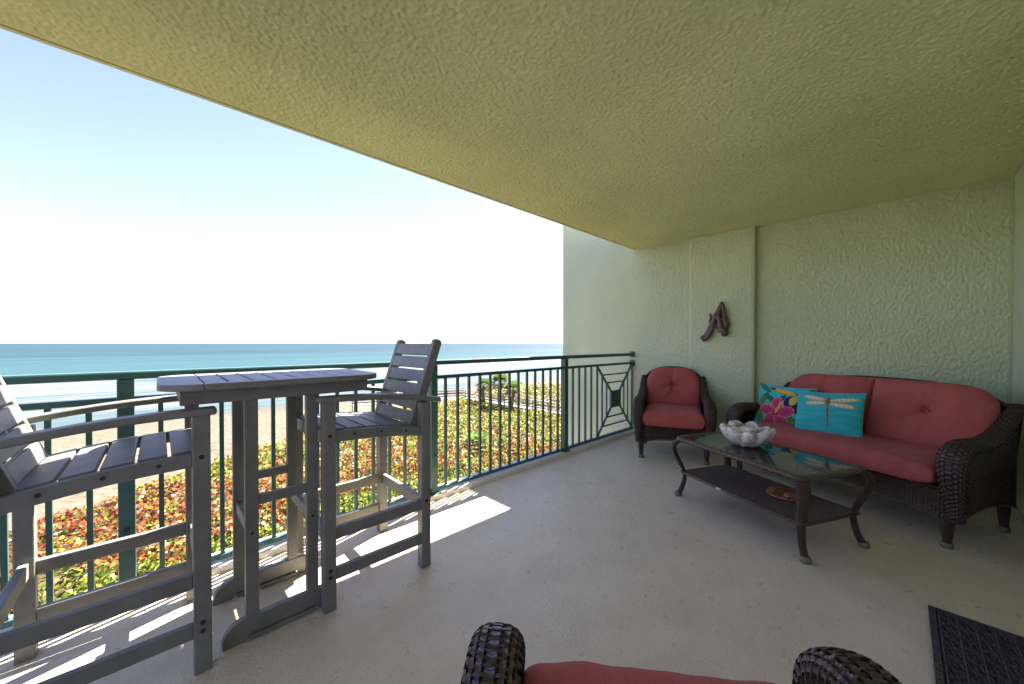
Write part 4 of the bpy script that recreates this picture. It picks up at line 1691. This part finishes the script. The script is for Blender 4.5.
# ------------------------------------------------------------------ palms
def fan_palm(name, x, y, height, crown_r, nfr, label, group, trunk_r=0.14, col=((0.10, 0.14, 0.035), (0.18, 0.20, 0.05)), leaflets=15, seed=0):
    rd = random.Random(seed)
    g = ground_z(x, y)
    r = empty(name, (x, y, g))
    tag(r, label, 'palm', group)
    if height > 0.8:
        pts = [(0.10 * math.sin(k * 0.5 + seed), 0.08 * math.cos(k * 0.7 + seed), -0.2 + (height + 0.2) * k / 10) for k in range(11)]
        MB().tube(pts, [trunk_r * (1.15 - 0.02 * k) * (1.08 if k % 2 else 1.0) for k in range(11)], 10).build('trunk', M['trunk'], r, smooth=True)
    vs, fs, cs = [], [], []
    for k in range(nfr):
        az_ = 2 * math.pi * (k * 0.382 + rd.random() * 0.1)
        el_ = R(lerp(-35, 80, (k + 0.5) / nfr) + rd.uniform(-8, 8))
        d = Vector((math.cos(az_) * math.cos(el_), math.sin(az_) * math.cos(el_), math.sin(el_)))
        side = Vector((-math.sin(az_), math.cos(az_), 0))
        up = d.cross(side) * -1
        o = Vector((0, 0, height))
        pet = crown_r * rd.uniform(0.35, 0.5)
        tip = o + d * pet
        w_ = 0.02
        i0 = len(vs)
        vs += [o - side * w_, o + side * w_, tip + side * w_, tip - side * w_]
        fs.append((i0, i0 + 1, i0 + 2, i0 + 3))
        c0 = rd.choice(col)
        if el_ < R(-18):
            c0 = (0.26, 0.19, 0.10)
        f = rd.uniform(0.75, 1.3)
        cs += [(c0[0] * f, c0[1] * f, c0[2] * f, 1)] * 4
        for q in range(leaflets):
            a = lerp(-2.0, 2.0, (q + 0.5) / leaflets)
            ld = (d * math.cos(a) + side * math.sin(a)).normalized()
            ln = crown_r * 0.62 * (1 - 0.12 * abs(a)) * rd.uniform(0.85, 1.1)
            wd_ = 0.055 * crown_r
            sd = (ld.cross(up)).normalized()
            m1 = tip + ld * ln * 0.5 + up * 0.02
            e1 = tip + ld * ln - Vector((0, 0, ln * rd.uniform(0.10, 0.35)))
            i0 = len(vs)
            vs += [tip, m1 - sd * wd_ * 0.6, e1, m1 + sd * wd_ * 0.6]
            fs.append((i0, i0 + 1, i0 + 2, i0 + 3))
            f2 = f * rd.uniform(0.85, 1.15)
            cs += [(c0[0] * f2, c0[1] * f2, c0[2] * f2, 1)] * 4
    me_ = bpy.data.meshes.new('crown')
    me_.from_pydata(vs, [], fs)
    ca_ = me_.color_attributes.new('Col', 'FLOAT_COLOR', 'POINT')
    ca_.data.foreach_set('color', np.array(cs, dtype=np.float32).ravel())
    me_.materials.append(M['leaf'])
    o = bpy.data.objects.new('crown', me_)
    COL.objects.link(o)
    o.parent = r
    return r


fan_palm('cabbage_palm', 27.1, 33.2, 2.9, 1.35, 30, 'leftmost and shortest of the three palms beside the boardwalk', 'cabbage palms by the boardwalk', 0.17, seed=1)
fan_palm('cabbage_palm', 27.3, 30.6, 3.5, 1.50, 34, 'tallest palm in the middle of the three by the boardwalk', 'cabbage palms by the boardwalk', 0.20, seed=2)
fan_palm('cabbage_palm', 27.3, 28.6, 3.0, 1.35, 30, 'rightmost of the three palms, trunk in front of the boardwalk rail', 'cabbage palms by the boardwalk', 0.18, seed=3)
GC = ((0.11, 0.19, 0.04), (0.17, 0.24, 0.055))
fan_palm('saw_palmetto', 15.3, 19.3, 1.1, 1.15, 22, 'large spiky green palmetto rising from the thicket below the boardwalk', 'palmettos in the thicket', 0.12, GC, 17, 4)
fan_palm('saw_palmetto', 17.0, 18.6, 0.9, 0.9, 18, 'smaller spiky palmetto just right of the large one in the thicket', 'palmettos in the thicket', 0.12, GC, 17, 5)
fan_palm('saw_palmetto', -1.95, 12.2, 0.7, 0.8, 16, 'spiky green palmetto at the far left below the railing', 'palmettos in the thicket', 0.1, GC, 17, 6)
